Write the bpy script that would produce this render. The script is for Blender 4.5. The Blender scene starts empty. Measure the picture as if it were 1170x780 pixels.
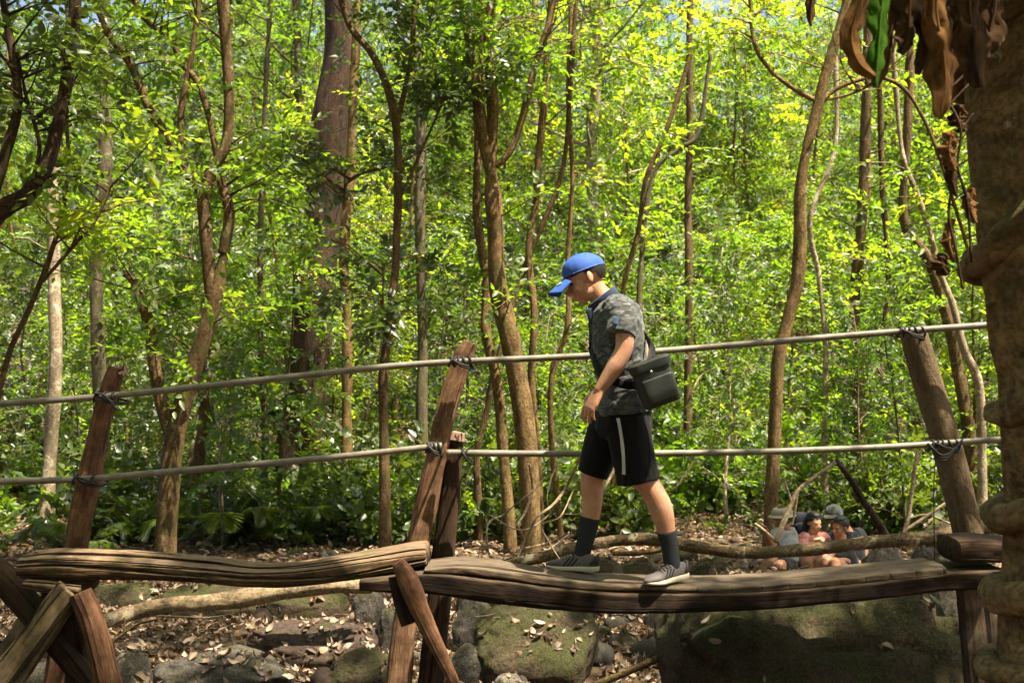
import bpy, math, random
import numpy as np
from mathutils import Vector, Matrix
from mathutils.bvhtree import BVHTree

# ------------------------------------------------------------------ camera, sky, sun, exposure
sc = bpy.context.scene
col = sc.collection
H = 1.9                 # eye height above the creek bed
F = 1255.0              # focal length in photo pixels (photo 1170 wide)
HY = 440.0              # horizon row
cam_d = bpy.data.cameras.new('camera'); cam = bpy.data.objects.new('camera', cam_d); col.objects.link(cam)
cam.location = (0, 0, H); cam.rotation_euler = (math.radians(90), 0, 0)
cam_d.sensor_width = 36; cam_d.lens = 36 * F / 1170; cam_d.shift_y = (HY - 390) / 1170
cam_d.clip_start = 0.05; cam_d.clip_end = 1000
cam_d.dof.use_dof = True; cam_d.dof.focus_distance = 5.5; cam_d.dof.aperture_fstop = 5.0
sc.camera = cam

SUN_EL, SUN_AZ = math.radians(66), math.radians(122)      # azimuth clockwise from +Y (high, from the right)
w = bpy.data.worlds.new('World'); sc.world = w; w.use_nodes = True
nt = w.node_tree; nt.nodes.clear()
wo = nt.nodes.new('ShaderNodeOutputWorld'); bg = nt.nodes.new('ShaderNodeBackground'); sky = nt.nodes.new('ShaderNodeTexSky')
sky.sky_type = 'NISHITA'; sky.sun_disc = False; sky.sun_elevation = SUN_EL; sky.sun_rotation = SUN_AZ
sky.dust_density = 6; sky.air_density = 1.0; sky.ozone_density = 0.4
bg.inputs['Strength'].default_value = 0.075
nt.links.new(sky.outputs[0], bg.inputs[0]); nt.links.new(bg.outputs[0], wo.inputs[0])
sl = bpy.data.lights.new('sun', 'SUN'); sl.energy = 5.0; sl.angle = math.radians(0.5); sl.color = (1, .89, .68)
so = bpy.data.objects.new('sun', sl); col.objects.link(so)
sd = Vector((math.sin(SUN_AZ) * math.cos(SUN_EL), math.cos(SUN_AZ) * math.cos(SUN_EL), math.sin(SUN_EL)))
so.rotation_euler = sd.to_track_quat('Z', 'Y').to_euler(); so.location = (10, 10, 30)
sc.view_settings.view_transform = 'Standard'; sc.view_settings.look = 'None'
sc.view_settings.exposure = 2.0; sc.view_settings.gamma = 1
sc.render.engine = 'CYCLES'
sc.cycles.use_denoising = True
sc.cycles.max_bounces = 8; sc.cycles.diffuse_bounces = 5; sc.cycles.glossy_bounces = 2; sc.cycles.transmission_bounces = 5
sc.cycles.use_adaptive_sampling = True; sc.cycles.adaptive_threshold = 0.02
sc.cycles.sample_clamp_indirect = 6

# ------------------------------------------------------------------ helpers
def at(px, py, D): return np.array(((px - 585) / F * D, D, H - (py - HY) / F * D))
def _hash(ix, iy, iz, s):
    h = (ix * 374761393 + iy * 668265263 + iz * 2147483647 + s * 1274126177) & 0xffffffff
    h = ((h ^ (h >> 13)) * 1274126177) & 0xffffffff
    return ((h ^ (h >> 16)) & 0xffff) / 65535.0
def vnoise(p, s=0):
    p = np.asarray(p, float); i = np.floor(p).astype(np.int64); f = p - i; f = f * f * (3 - 2 * f)
    r = 0
    for a in (0, 1):
        for b in (0, 1):
            for c in (0, 1):
                wt = (f[..., 0] if a else 1 - f[..., 0]) * (f[..., 1] if b else 1 - f[..., 1]) * (f[..., 2] if c else 1 - f[..., 2])
                r = r + wt * _hash(i[..., 0] + a, i[..., 1] + b, i[..., 2] + c, s)
    return r * 2 - 1
def fbm(p, s=0, o=4):
    r = 0; a = 1; t = 0; p = np.asarray(p, float)
    for k in range(o): r = r + a * vnoise(p * 2 ** k + 17.3 * k, s + k); t += a; a *= .5
    return r / t
def nrm(v): v = np.asarray(v, float); return v / np.maximum(np.linalg.norm(v, axis=-1, keepdims=True), 1e-9)

def mesh_np(name, V, Fc, k=4, smooth=True, attr=None, tc=None):
    """Fc: (n,k) int array or list of arrays"""
    me = bpy.data.meshes.new(name)
    V = np.asarray(V, np.float32)
    if not isinstance(Fc, list): Fc = [Fc]
    Fc = [np.asarray(f, np.int32) for f in Fc if len(f)]
    loops = np.concatenate([f.ravel() for f in Fc]); tot = np.concatenate([np.full(len(f), f.shape[1], np.int32) for f in Fc])
    me.vertices.add(len(V)); me.vertices.foreach_set('co', V.ravel())
    me.loops.add(len(loops)); me.loops.foreach_set('vertex_index', loops)
    me.polygons.add(len(tot)); st = np.concatenate([[0], np.cumsum(tot)[:-1]]).astype(np.int32)
    me.polygons.foreach_set('loop_start', st); me.polygons.foreach_set('loop_total', tot)
    if smooth: me.polygons.foreach_set('use_smooth', np.ones(len(tot), bool))
    if attr is not None:
        a = me.attributes.new('lv', 'FLOAT', 'POINT'); a.data.foreach_set('value', np.asarray(attr, np.float32))
    if tc is not None:
        a = me.attributes.new('tc', 'FLOAT_VECTOR', 'POINT'); a.data.foreach_set('vector', np.asarray(tc, np.float32).ravel())
    me.update(calc_edges=True); me.validate()
    return me
def link(name, me, mat=None, parent=None, loc=None):
    o = bpy.data.objects.new(name, me); col.objects.link(o)
    if mat is not None and me is not None and not me.materials: me.materials.append(mat)
    if parent is not None: o.parent = parent
    if loc is not None: o.location = loc
    return o
def tag(o, label=None, cat=None, group=None, kind=None):
    if label: o['label'] = label
    if cat: o['category'] = cat
    if group: o['group'] = group
    if kind: o['kind'] = kind
    return o
def empty(name, loc=(0, 0, 0)):
    o = bpy.data.objects.new(name, None); o.empty_display_size = .2; col.objects.link(o); o.location = Vector(tuple(map(float, loc))); return o
def mk(name, G, mat, parent=None, smooth=True):
    """G=(V,F[,tc]) in world space; put below parent empty"""
    V = np.asarray(G[0], float)
    if parent is not None:
        pl = parent.get('_o'); off = np.array(pl) if pl is not None else np.array(parent.location)
        V = V - off
        me = mesh_np(name, V, G[1], smooth=smooth, tc=G[2] if len(G) > 2 else None)
        o = link(name, me, mat, parent)
    else:
        c = V.mean(0); c[2] = V[:, 2].min()
        me = mesh_np(name, V - c, G[1], smooth=smooth, tc=G[2] if len(G) > 2 else None)
        o = link(name, me, mat, None, Vector(c))
        off = c
    o['_o'] = [float(x) for x in off]
    return o
def catmull(P, n):
    P = np.asarray(P, float)
    if len(P) == 2: t = np.linspace(0, 1, n)[:, None]; return P[0] * (1 - t) + P[1] * t
    E = np.vstack([2 * P[0] - P[1], P, 2 * P[-1] - P[-2]])
    u = np.linspace(0, len(P) - 1 - 1e-6, n); i = u.astype(int); t = (u - i)[:, None]
    a, b, c, d = E[i], E[i + 1], E[i + 2], E[i + 3]
    return .5 * ((2 * b) + (-a + c) * t + (2 * a - 5 * b + 4 * c - d) * t * t + (-a + 3 * b - 3 * c + d) * t ** 3)
def loft(path, ra, rb=None, n=10, m=None, side=None, expo=1.0, noise=0, nf=8., ns=0, disp=None, caps=True, tcs=None):
    """tube; ra radius along U (=T x V), rb radius along V(side)."""
    path = np.asarray(path, float)
    if m is None: m = max(len(path), 2)
    k = len(path); P = catmull(path, m)
    uu = np.linspace(0, 1, m)
    def rad_(r):
        r = np.atleast_1d(np.asarray(r, float)); return np.interp(uu, np.linspace(0, 1, len(r)), r) if len(r) > 1 else np.full(m, r[0])
    RA = rad_(ra); RB = RA if rb is None else rad_(rb)
    T = nrm(np.gradient(P, axis=0))
    if side is not None:
        V = np.asarray(side, float); V = np.broadcast_to(V, P.shape) if V.ndim == 1 else V
        V = nrm(V - (V * T).sum(1)[:, None] * T)
    else:
        V = np.zeros_like(P); v = np.cross(T[0], (0, 0, 1.));
        if np.linalg.norm(v) < .1: v = np.cross(T[0], (0, 1., 0))
        v = v / np.linalg.norm(v)
        for i in range(m):
            v = v - (v @ T[i]) * T[i]; v = v / np.linalg.norm(v); V[i] = v
    U = np.cross(V, T)
    th = np.linspace(0, 2 * np.pi, n, endpoint=False); c, s = np.cos(th), np.sin(th)
    if expo != 1: c = np.sign(c) * np.abs(c) ** expo; s = np.sign(s) * np.abs(s) ** expo
    L = np.concatenate([[0], np.cumsum(np.linalg.norm(np.diff(P, axis=0), axis=1))])
    tc = np.stack([np.outer(RA, c), np.outer(RB, s), np.repeat(L[:, None], n, 1)], -1)
    d = np.zeros((m, n))
    if noise: d = d + noise * fbm(tc * np.array([nf, nf, nf * .35]) + ns * 7.1, ns, 3)
    if disp is not None: d = d + disp(np.broadcast_to(th, (m, n)), tc[..., 2], tc)
    sc_ = 1 + d / np.maximum(np.hypot(np.outer(RA, c), np.outer(RB, s)), 1e-4)
    sc_ = np.maximum(sc_, .05)
    X = P[:, None] + (tc[..., 0] * sc_)[..., None] * U[:, None] + (tc[..., 1] * sc_)[..., None] * V[:, None]
    Vv = X.reshape(-1, 3); i = np.arange(m - 1)[:, None] * n; j = np.arange(n)[None]; j2 = (j + 1) % n
    Q = np.stack([i + j, i + j2, i + n + j2, i + n + j], -1).reshape(-1, 4)
    tcv = tc.reshape(-1, 3).copy()
    if ns: tcv[:, 2] += ns * 3.7
    fs = [Q]
    if caps:
        b0 = len(Vv); Vv = np.vstack([Vv, X[0].mean(0), X[-1].mean(0)])
        tcv = np.vstack([tcv, [[0, 0, tcv[0, 2]]], [[0, 0, tcv[-1, 2]]]])
        jj = np.arange(n); a = (jj + 1) % n; e = (m - 1) * n
        fs.append(np.vstack([np.stack([a, jj, np.full(n, b0)], -1), np.stack([e + jj, e + a, np.full(n, b0 + 1)], -1)]))
    return Vv, fs, tcv
def join(*Gs):
    Vs, q, t, tc = [], [], [], []; o = 0
    for G in Gs:
        Vs.append(G[0]); tc.append(G[2] if len(G) > 2 and G[2] is not None else np.zeros_like(G[0]))
        for f in (G[1] if isinstance(G[1], list) else [G[1]]):
            if len(f) == 0: continue
            (q if f.shape[1] == 4 else t).append(np.asarray(f) + o)
        o += len(G[0])
    fs = []
    if q: fs.append(np.vstack(q))
    if t: fs.append(np.vstack(t))
    return np.vstack(Vs), fs, np.vstack(tc)
def ellipsoid(c, r, ax=None, nu=24, nv=14, e=1.0):
    th = np.linspace(0, 2 * np.pi, nu, endpoint=False); ph = np.linspace(-np.pi / 2, np.pi / 2, nv)[1:-1]
    pw = lambda x: np.sign(x) * np.abs(x) ** e
    X = np.stack([np.outer(pw(np.cos(ph)), pw(np.cos(th))), np.outer(pw(np.cos(ph)), pw(np.sin(th))), np.repeat(pw(np.sin(ph))[:, None], nu, 1)], -1)
    V = np.vstack([X.reshape(-1, 3), [[0, 0, -1], [0, 0, 1]]]) * np.asarray(r)
    A = np.eye(3) if ax is None else np.asarray(ax)   # rows are axes
    V = V @ A + np.asarray(c)
    m = nv - 2; i = np.arange(m - 1)[:, None] * nu; j = np.arange(nu)[None]; j2 = (j + 1) % nu
    Q = np.stack([i + j, i + j2, i + nu + j2, i + nu + j], -1).reshape(-1, 4)
    jj = np.arange(nu); a = (jj + 1) % nu; e0 = (m - 1) * nu; b = m * nu
    T = np.vstack([np.stack([a, jj, np.full(nu, b)], -1), np.stack([e0 + jj, e0 + a, np.full(nu, b + 1)], -1)])
    return V, [Q, T], V.copy()
def vnormals(me):
    n = np.zeros(len(me.vertices) * 3, np.float32); me.vertex_normals.foreach_get('vector', n); return n.reshape(-1, 3)
def remesh(name, Gs, voxel, smooth_it=4, disp=None, mat=None, parent=None, fac=.5):
    G = join(*Gs); me = mesh_np('tmp', G[0], G[1])
    o = link('tmp', me)
    md = o.modifiers.new('r', 'REMESH'); md.mode = 'VOXEL'; md.voxel_size = voxel; md.use_smooth_shade = True
    if smooth_it: s = o.modifiers.new('s', 'SMOOTH'); s.iterations = smooth_it; s.factor = fac
    dg = bpy.context.evaluated_depsgraph_get(); dg.update()
    me2 = bpy.data.meshes.new_from_object(o.evaluated_get(dg)); bpy.data.objects.remove(o); bpy.data.meshes.remove(me)
    n = len(me2.vertices); co = np.zeros(n * 3, np.float32); me2.vertices.foreach_get('co', co); co = co.reshape(-1, 3).astype(float)
    if disp is not None: co = co + vnormals(me2) * disp(co)[:, None]
    if parent is not None: off = np.array(parent.get('_o') or parent.location)
    else: off = np.array([co[:, 0].mean(), co[:, 1].mean(), co[:, 2].min()])
    me2.vertices.foreach_set('co', (co - off).astype(np.float32).ravel())
    me2.polygons.foreach_set('use_smooth', np.ones(len(me2.polygons), bool)); me2.update(); me2.name = name
    o = link(name, me2, mat, parent)
    if parent is None: o.location = Vector(off)
    o['_o'] = [float(x) for x in off]
    return o

# ------------------------------------------------------------------ materials
class NT:
    def __init__(s, name):
        s.m = bpy.data.materials.new(name); s.m.use_nodes = True; s.t = s.m.node_tree; s.t.nodes.clear()
        s.out = s.t.nodes.new('ShaderNodeOutputMaterial')
    def n(s, typ, ins=None, **kw):
        nd = s.t.nodes.new('ShaderNode' + typ)
        for k, v in kw.items(): setattr(nd, k, v)
        for k, v in (ins or {}).items():
            if isinstance(v, bpy.types.NodeSocket): s.t.links.new(v, nd.inputs[k])
            else: nd.inputs[k].default_value = v
        return nd
    def ramp(s, fac, stops, interp='LINEAR'):
        r = s.n('ValToRGB', {'Fac': fac}); r.color_ramp.interpolation = interp
        e = r.color_ramp.elements
        while len(e) < len(stops): e.new(.5)
        for i, (p, c) in enumerate(stops): e[i].position = p; e[i].color = (*c, 1) if len(c) == 3 else c
        return r.outputs[0]
    def coord(s, kind='tc', scale=(1, 1, 1), rnd=True):
        if kind == 'tc': v = s.n('Attribute', attribute_name='tc').outputs['Vector']
        else: v = s.n('TexCoord').outputs[kind]
        if rnd:
            oi = s.n('ObjectInfo').outputs['Random']; m = s.n('Math', {0: oi, 1: 37.0}, operation='MULTIPLY').outputs[0]
            v = s.n('VectorMath', {0: v, 1: m}, operation='ADD').outputs[0]
        return s.n('Mapping', {'Vector': v, 'Scale': scale}).outputs[0]
    def noise(s, vec, scale, detail=5, rough=.6, dist=0.): return s.n('TexNoise', {'Vector': vec, 'Scale': scale, 'Detail': detail, 'Roughness': rough, 'Distortion': dist}).outputs[0]
    def mix(s, f, a, b, bt='MIX'):
        nd = s.t.nodes.new('ShaderNodeMix'); nd.data_type = 'RGBA'; nd.blend_type = bt
        for i, v in ((0, f), (6, a), (7, b)):
            if isinstance(v, bpy.types.NodeSocket): s.t.links.new(v, nd.inputs[i])
            else: nd.inputs[i].default_value = v if i == 0 or len(v) == 4 else (*v, 1)
        return nd.outputs[2]
    def math(s, op, a, b=0.): return s.n('Math', {0: a, 1: b}, operation=op).outputs[0]
    def bump(s, h, strength=.5, dist=.01, prev=None):
        i = {'Height': h, 'Strength': strength, 'Distance': dist}
        if prev is not None: i['Normal'] = prev
        return s.n('Bump', i).outputs[0]
    def finish(s, base, rough=.8, normal=None, spec=.3, **kw):
        i = {'Base Color': base if isinstance(base, bpy.types.NodeSocket) else (*base, 1), 'Roughness': rough, 'Specular IOR Level': spec}
        if normal is not None: i['Normal'] = normal
        for k, v in kw.items(): i[k] = v
        p = s.n('BsdfPrincipled', i); s.t.links.new(p.outputs[0], s.out.inputs[0]); return s.m

def m_bark(name, c1, c2, lichen=None, moss=0.0, sz=14, lich_t=.6, bstr=.8, spk=.7, stz=.28):
    t = NT(name); v = t.coord('tc', (1, 1, stz)); v2 = t.coord('tc', (1, 1, 1))
    n1 = t.noise(v, sz, 8, .7, .3); n2 = t.noise(v2, 3.5, 4, .6); n3 = t.noise(v2, 45, 3, .6)
    base = t.mix(t.ramp(n1, [(.36, (0, 0, 0)), (.64, (1, 1, 1))]), c1, c2)
    base = t.mix(t.ramp(n3, [(.38, (spk,) * 3), (.55, (0, 0, 0))]), base, tuple(x * .4 for x in c1))
    if lichen: base = t.mix(t.ramp(t.noise(v2, 6, 6, .7, .5), [(lich_t, (0, 0, 0)), (lich_t + .05, (.8, .8, .8))]), base, lichen)
    if moss: base = t.mix(t.ramp(n2, [(.62 - moss * .3, (0, 0, 0)), (.8 - moss * .2, (.85,) * 3)]), base, (.075, .070, .022))
    nm = t.bump(n1, bstr, .03); nm = t.bump(n3, .6, .006, nm)
    return t.finish(base, .9, nm, .15)
def m_wood(name, c1, c2, crack=(.012, .008, .005), moss=0., sz=40, top=None):
    t = NT(name); v = t.coord('tc', (1, 1, .05)); vv = t.coord('tc')
    g = t.noise(v, sz, 7, .65, .15); g2 = t.noise(t.coord('tc', (1, 1, .03)), sz * .45, 5, .6, .4); st = t.noise(vv, 7, 6, .65)
    base = t.mix(t.ramp(g, [(.3, (0, 0, 0)), (.72, (1, 1, 1))]), c1, c2)
    base = t.mix(t.ramp(st, [(.38, (.85,) * 3), (.58, (0, 0, 0))]), base, tuple(x * .45 for x in c1))
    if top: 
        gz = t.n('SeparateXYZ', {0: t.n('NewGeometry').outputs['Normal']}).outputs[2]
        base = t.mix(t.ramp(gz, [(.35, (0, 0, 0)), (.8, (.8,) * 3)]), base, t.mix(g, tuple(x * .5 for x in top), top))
    if moss: base = t.mix(t.ramp(t.noise(vv, 5, 5, .7), [(.58, (0, 0, 0)), (.7, (moss,) * 3)]), base, (.08, .09, .02))
    cr = t.ramp(g2, [(.0, (0, 0, 0)), (.36, (0, 0, 0)), (.42, (1, 1, 1))])
    base = t.mix(cr, crack, base)
    fi = t.noise(t.coord('tc', (1, 1, .08)), sz * 4, 4, .7); base = t.mix(t.ramp(fi, [(.35, (.65,) * 3), (.55, (0, 0, 0))]), base, tuple(x * .45 for x in c1))
    nm = t.bump(g, .8, .008); nm = t.bump(fi, .6, .003, nm); nm = t.bump(cr, .9, .015, nm)
    return t.finish(base, .85, nm, .2)
def m_rock(name, c1, c2, moss=.4, pit=True):
    t = NT(name); v = t.coord('Object')
    n1 = t.noise(v, 3, 8, .65); n2 = t.noise(v, 22, 6, .75); vo = t.n('TexVoronoi', {'Vector': v, 'Scale': 38}).outputs[0]
    base = t.mix(t.ramp(n1, [(.3, (0, 0, 0)), (.7, (1, 1, 1))]), c1, c2)
    base = t.mix(t.ramp(n2, [(.3, (.7,) * 3), (.55, (0, 0, 0))]), base, tuple(x * .4 for x in c1))
    base = t.mix(t.ramp(t.noise(v, 9, 7, .75, 1.), [(.6, (0, 0, 0)), (.66, (.6,) * 3)]), base, tuple(min(.5, x * 1.7) for x in c2))
    if moss:
        nz = t.n('SeparateXYZ', {0: t.n('NewGeometry').outputs['Normal']}).outputs[2]
        mk_ = t.math('ADD', t.noise(v, 4.5, 7, .75), t.math('MULTIPLY', nz, .13))
        base = t.mix(t.ramp(mk_, [(.73 - moss * .35, (0, 0, 0)), (.84 - moss * .3, (.9,) * 3)]), base, t.mix(n2, (.022, .025, .007), (.064, .070, .016)))
    n4 = t.noise(v, 70, 5, .75); base = t.mix(t.ramp(n4, [(.36, (.75,) * 3), (.52, (0, 0, 0))]), base, tuple(x * .35 for x in c1)); base = t.mix(t.ramp(n4, [(.58, (0, 0, 0)), (.7, (.5,) * 3)]), base, tuple(min(.5, x * 2) for x in c2))
    nm = t.bump(n1, .5, .05); nm = t.bump(n2, 1., .025, nm); nm = t.bump(n4, .8, .006, nm)
    if pit: nm = t.bump(t.ramp(vo, [(.0, (0, 0, 0)), (.35, (1, 1, 1))]), .35, .006, nm)
    return t.finish(base, .88, nm, .25)
def m_leaf(name, ramp, tr, trf=.5, rough=.5, hue_obj=.5, gl=.06):
    t = NT(name)
    a = t.n('Attribute', attribute_name='lv').outputs['Fac']; oi = t.n('ObjectInfo').outputs['Random']
    f = t.math('ADD', t.math('MULTIPLY', a, 1 - hue_obj), t.math('MULTIPLY', oi, hue_obj))
    c = t.ramp(f, ramp); ct = t.mix(1, c, tr, 'MULTIPLY')
    d = t.n('BsdfDiffuse', {'Color': c}); tl = t.n('BsdfTranslucent', {'Color': ct}); g = t.n('BsdfGlossy', {'Color': (1, 1, 1, 1), 'Roughness': rough})
    m1 = t.n('MixShader', {0: trf, 1: d.outputs[0], 2: tl.outputs[0]}); m2 = t.n('MixShader', {0: gl, 1: m1.outputs[0], 2: g.outputs[0]})
    t.t.links.new(m2.outputs[0], t.out.inputs[0]); return t.m
def m_cloth(name, c, rough=.9, weave=600, spec=.15, folds=True):
    t = NT(name); v = t.coord('Object', rnd=False)
    n = t.noise(v, 14, 4, .6); base = t.mix(n, tuple(x * .7 for x in c), tuple(min(1, x * 1.25) for x in c))
    nm = t.bump(t.noise(v, weave, 2, .5), .25, .001)
    return t.finish(base, rough, nm, spec, **{'Sheen Weight': .15})
def m_plain(name, c, rough=.5, metal=0., spec=.4): 
    t = NT(name); v = t.coord('Object', rnd=False); n = t.noise(v, 30, 4, .6)
    base = t.mix(n, tuple(x * .8 for x in c), tuple(min(1, x * 1.15) for x in c))
    return t.finish(base, rough, t.bump(n, .1, .002), spec, Metallic=metal)

LR = [(0., (.028, .050, .007)), (.35, (.058, .108, .010)), (.6, (.092, .150, .012)), (.88, (.155, .185, .015)), (1., (.22, .17, .020))]
ML = m_leaf('leaf', LR, (4.0, 3.8, 1.4, 1), .56, .5, .5, .035)
LR2 = [(0., (.018, .040, .008)), (.4, (.040, .082, .011)), (.8, (.074, .122, .014)), (1., (.13, .145, .017))]
ML2 = m_leaf('leaf_mid', LR2, (4.0, 3.8, 1.4, 1), .54, .5, .5, .035)
LRd = [(0., (.014, .027, .011)), (.5, (.032, .055, .015)), (.9, (.055, .088, .018)), (1., (.12, .10, .022))]
MLd = m_leaf('leaf_dark', LRd, (3.8, 3.4, 1.2, 1), .45, .4, .4, .05)
LRn = [(0., (.018, .034, .009)), (.5, (.042, .070, .013)), (1., (.085, .118, .017))]
MLn = m_leaf('leaf_undergrowth', LRn, (3.4, 3.1, 1.5, 1), .42, .45, .4, .04)
LRt = [(0., (.05, .030, .018)), (.4, (.13, .085, .052)), (.75, (.26, .18, .12)), (1., (.44, .34, .25))]
MLt = m_leaf('leaf_dry', LRt, (1.3, 1.1, .8, 1), .2, .6, .0, .03)
B_brown = m_bark('bark_brown', (.06, .037, .017), (.165, .105, .052), (.22, .18, .10), .35)
B_dark = m_bark('bark_dark', (.022, .014, .010), (.085, .052, .033), (.15, .11, .08), .1, 10, .66)
B_pale = m_bark('bark_pale', (.20, .15, .10), (.36, .29, .20), (.5, .44, .33), .15, 9, .55, .4)
B_moss = m_bark('bark_mossy', (.085, .052, .022), (.25, .160, .072), (.24, .19, .11), .35)
B_grey = m_bark('bark_grey', (.07, .055, .035), (.16, .13, .085), (.28, .25, .17), .5)
B_big = m_bark('bark_trunk_near', (.09, .055, .026), (.34, .21, .10), (.50, .41, .28), .3, 8, .64, 1., .55, 1.6)
B_liana = m_bark('bark_liana', (.08, .05, .024), (.32, .205, .105), (.34, .26, .15), .35, 9, .64, 1., .5, .8)
B_dead = m_bark('bark_dead', (.16, .11, .065), (.32, .24, .15), (.42, .36, .24), .25, 12, .58)
B_twig = m_bark('bark_twig', (.22, .16, .10), (.38, .29, .19), None, .1, 12)
# ------------------------------------------------------------------ terrain
rng = np.random.default_rng(7)
def hgt(x, y):
    x = np.asarray(x, float); y = np.asarray(y, float)
    s = np.clip((y - 12.5) / 15, 0, 1); s = s * s * (3 - 2 * s)
    z = s * 1.1 + np.maximum(y - 27, 0) * .07
    r = np.hypot(x, y); z = z + .12 * fbm(np.stack([x * .35, y * .35, 0 * x], -1), 3, 3) + .05 * fbm(np.stack([x * 1.6, y * 1.6, 0 * x], -1), 5, 2)
    s2 = np.clip((y - 14) / 6, 0, 1); z = z + s2 * .35 * fbm(np.stack([x * .18, y * .18, 0 * x + 4], -1), 9, 2)
    z = z + np.clip((x + 2 - 5) / 12, 0, 1) * .4 * s2
    return z - .02
u = np.linspace(-1, 1, 340); gx = np.sinh(u * 4.2) / np.sinh(4.2) * 260
v = np.linspace(-1, 1, 380); gy = 9 + np.sinh(v * 4.2) / np.sinh(4.2) * 260
X, Y = np.meshgrid(gx, gy); Z = hgt(X, Y)
GV = np.stack([X, Y, Z], -1).reshape(-1, 3); nx = len(gx)
i = np.arange(len(gy) - 1)[:, None] * nx; j = np.arange(nx - 1)[None]
GQ = np.stack([i + j, i + j + 1, i + nx + j + 1, i + nx + j], -1).reshape(-1, 4)
t = NT('forest_floor'); vv = t.coord('Object', rnd=False)
n1 = t.noise(vv, 1.2, 6, .7); n2 = t.noise(vv, 14, 8, .8); vo = t.n('TexVoronoi', {'Vector': vv, 'Scale': 16.}); 
base = t.mix(t.ramp(n2, [(.35, (0, 0, 0)), (.65, (1, 1, 1))]), (.045, .030, .018), (.15, .10, .06))
base = t.mix(.45, base, t.mix(vo.outputs['Color'], (.06, .04, .022), (.24, .165, .10)))
base = t.mix(t.ramp(n1, [(.5, (0, 0, 0)), (.75, (.5,) * 3)]), base, (.03, .035, .014))
MGround = t.finish(base, .95, t.bump(n2, 1., .04), .1)
ground = tag(link('ground', mesh_np('ground', GV, GQ), MGround), 'forest floor of brown earth under dry fallen leaves', 'ground', kind='structure')

# gaps carved in the crowns to let sun onto chosen spots: (point the sun reaches, radius of the gap)
GAPS = [((.30, 5.4, 2.45), .50), ((.55, 5.3, 2.1), .45), ((.50, 5.2, 1.7), .35), ((.72, 5.3, 1.2), .28), ((-2.0, 5.4, 1.05), .32), ((-.75, 5.4, 1.12), .42), ((-2.2, 6.9, .2), .6), ((-1.5, 7.6, .2), .60), ((1.7, 6.0, .72), .4), ((-2.1, 5.7, 1.7), .35), ((-2.0, 7.3, .5), .4), ((-.35, 5.4, 1.05), .25), ((-2.4, 5.3, .6), .22), ((-.3, 5.8, 1.9), .35), ((-.4, 5.8, 1.3), .3), ((-2.1, 5.8, 2.0), .3), ((-1.4, 7.3, .5), .3), ((1.3, 5.3, 1.0), .12), ((-1.05, 8.6, .2), .4), ((.9, 8.6, .1), .35), ((1.5, 6.0, .7), .2), ((2.45, 5.7, 2.1), .25), ((1.5, 3.1, 1.9), .22), ((1.5, 3.1, 2.5), .35), ((1.5, 3.1, 3.1), .35), ((1.5, 3.1, .8), .2), ((1.25, 5.7, .75), .25), ((2.0, 5.9, .7), .22), ((.1, 7.1, .45), .2), ((-1.6, 6.9, .2), .3), ((.3, 5.4, 1.35), .2)]
for cx_, cy_, cz_, r_ in ((.0, 12, 4, 1.0), (-3.3, 10.6, 3.6, .9), (3.0, 11.6, 3.5, .9), (-5.5, 13, 2.5, .9), (-3.1, 10.6, 1.6, .5), (.2, 12, 1.6, .7), (3, 12, 1.6, .6)): GAPS.append(((cx_, cy_, cz_), r_))
def in_gap(P):
    P = np.asarray(P); k = np.zeros(len(P), bool); d_ = np.array(sd)
    for c, r in GAPS:
        v_ = P - np.array(c); t_ = v_ @ d_; k |= (np.linalg.norm(v_ - t_[:, None] * d_, axis=1) < r) & (t_ > 1.5)
    return k
# ------------------------------------------------------------------ rocks
M_Rm = m_rock('rock_mossy', (.028, .020, .012), (.105, .076, .044), .66)
M_Rg = m_rock('rock_grey', (.035, .030, .026), (.115, .10, .082), .35)
M_Rp = m_rock('rock_purple', (.040, .026, .021), (.13, .085, .066), .25)
M_Rl = m_rock('rock_pale', (.09, .075, .058), (.21, .18, .14), .25)
rockG = []
def boulder(cx, cy, cz, rx, ry, rz, mat, label, seed, group=None, sub=8, sq=.75, rough=1., name='boulder', rot=0., cat='boulder'):
    V, fs, _ = ellipsoid((0, 0, 0), (1, 1, 1), nu=int(18 * sub / 2), nv=int(12 * sub / 2), e=sq)
    d = .16 * rough * fbm(V * 1.3 + seed * 3.1, seed, 3) + .055 * rough * fbm(V * 5 + seed, seed + 5, 3)
    # a few flat facets
    rr = np.random.default_rng(seed)
    V = V * (1 + d)[:, None]
    for q in range(5):
        nn = nrm(rr.normal(size=3)); k = .78 + .12 * rr.random(); dd = V @ nn; V = V - np.maximum(dd - k, 0)[:, None] * nn * .85
    V = V * (1 + .035 * rough * fbm(V * 9, seed + 9, 4) - .05 * rough * np.clip(.12 - np.abs(fbm(V * 2.2 + seed, seed + 11, 3)), 0, 1) / .12)[:, None] * np.array((rx, ry, rz))
    c, s = math.cos(rot), math.sin(rot); V = V @ np.array([[c, s, 0], [-s, c, 0], [0, 0, 1]])
    V = V + np.array((cx, cy, cz)); rockG.append((V, fs))
    o = mk(name, (V, fs), mat); tag(o, label, cat, group); return o
def brk(x0, x1, yt, D, mat, label, seed, dy=1., low=0, **k):
    """boulder spanning photo columns x0..x1 with its top at row yt and centre at distance D"""
    rx = (x1 - x0) / 2 / F * D; cx = ((x0 + x1) / 2 - 585) / F * D; zt = H - (yt - HY) / F * D
    zb = float(hgt(cx, D)) - .15 - low; rz = (zt - zb) / 2 * 1.05; return boulder(cx, D, (zt + zb) / 2, rx, rx * dy, rz, mat, label, seed, **k)
brk(545, 688, 688, 7.3, M_Rm, 'round dark mossy boulder under the middle of the plank walkway', 11, .9)
R2 = brk(762, 1096, 676, 6.15, M_Rm, 'huge mossy brown boulder below the right end of the bridge', 23, 1.0, low=.3, sub=9, sq=.55)
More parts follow.
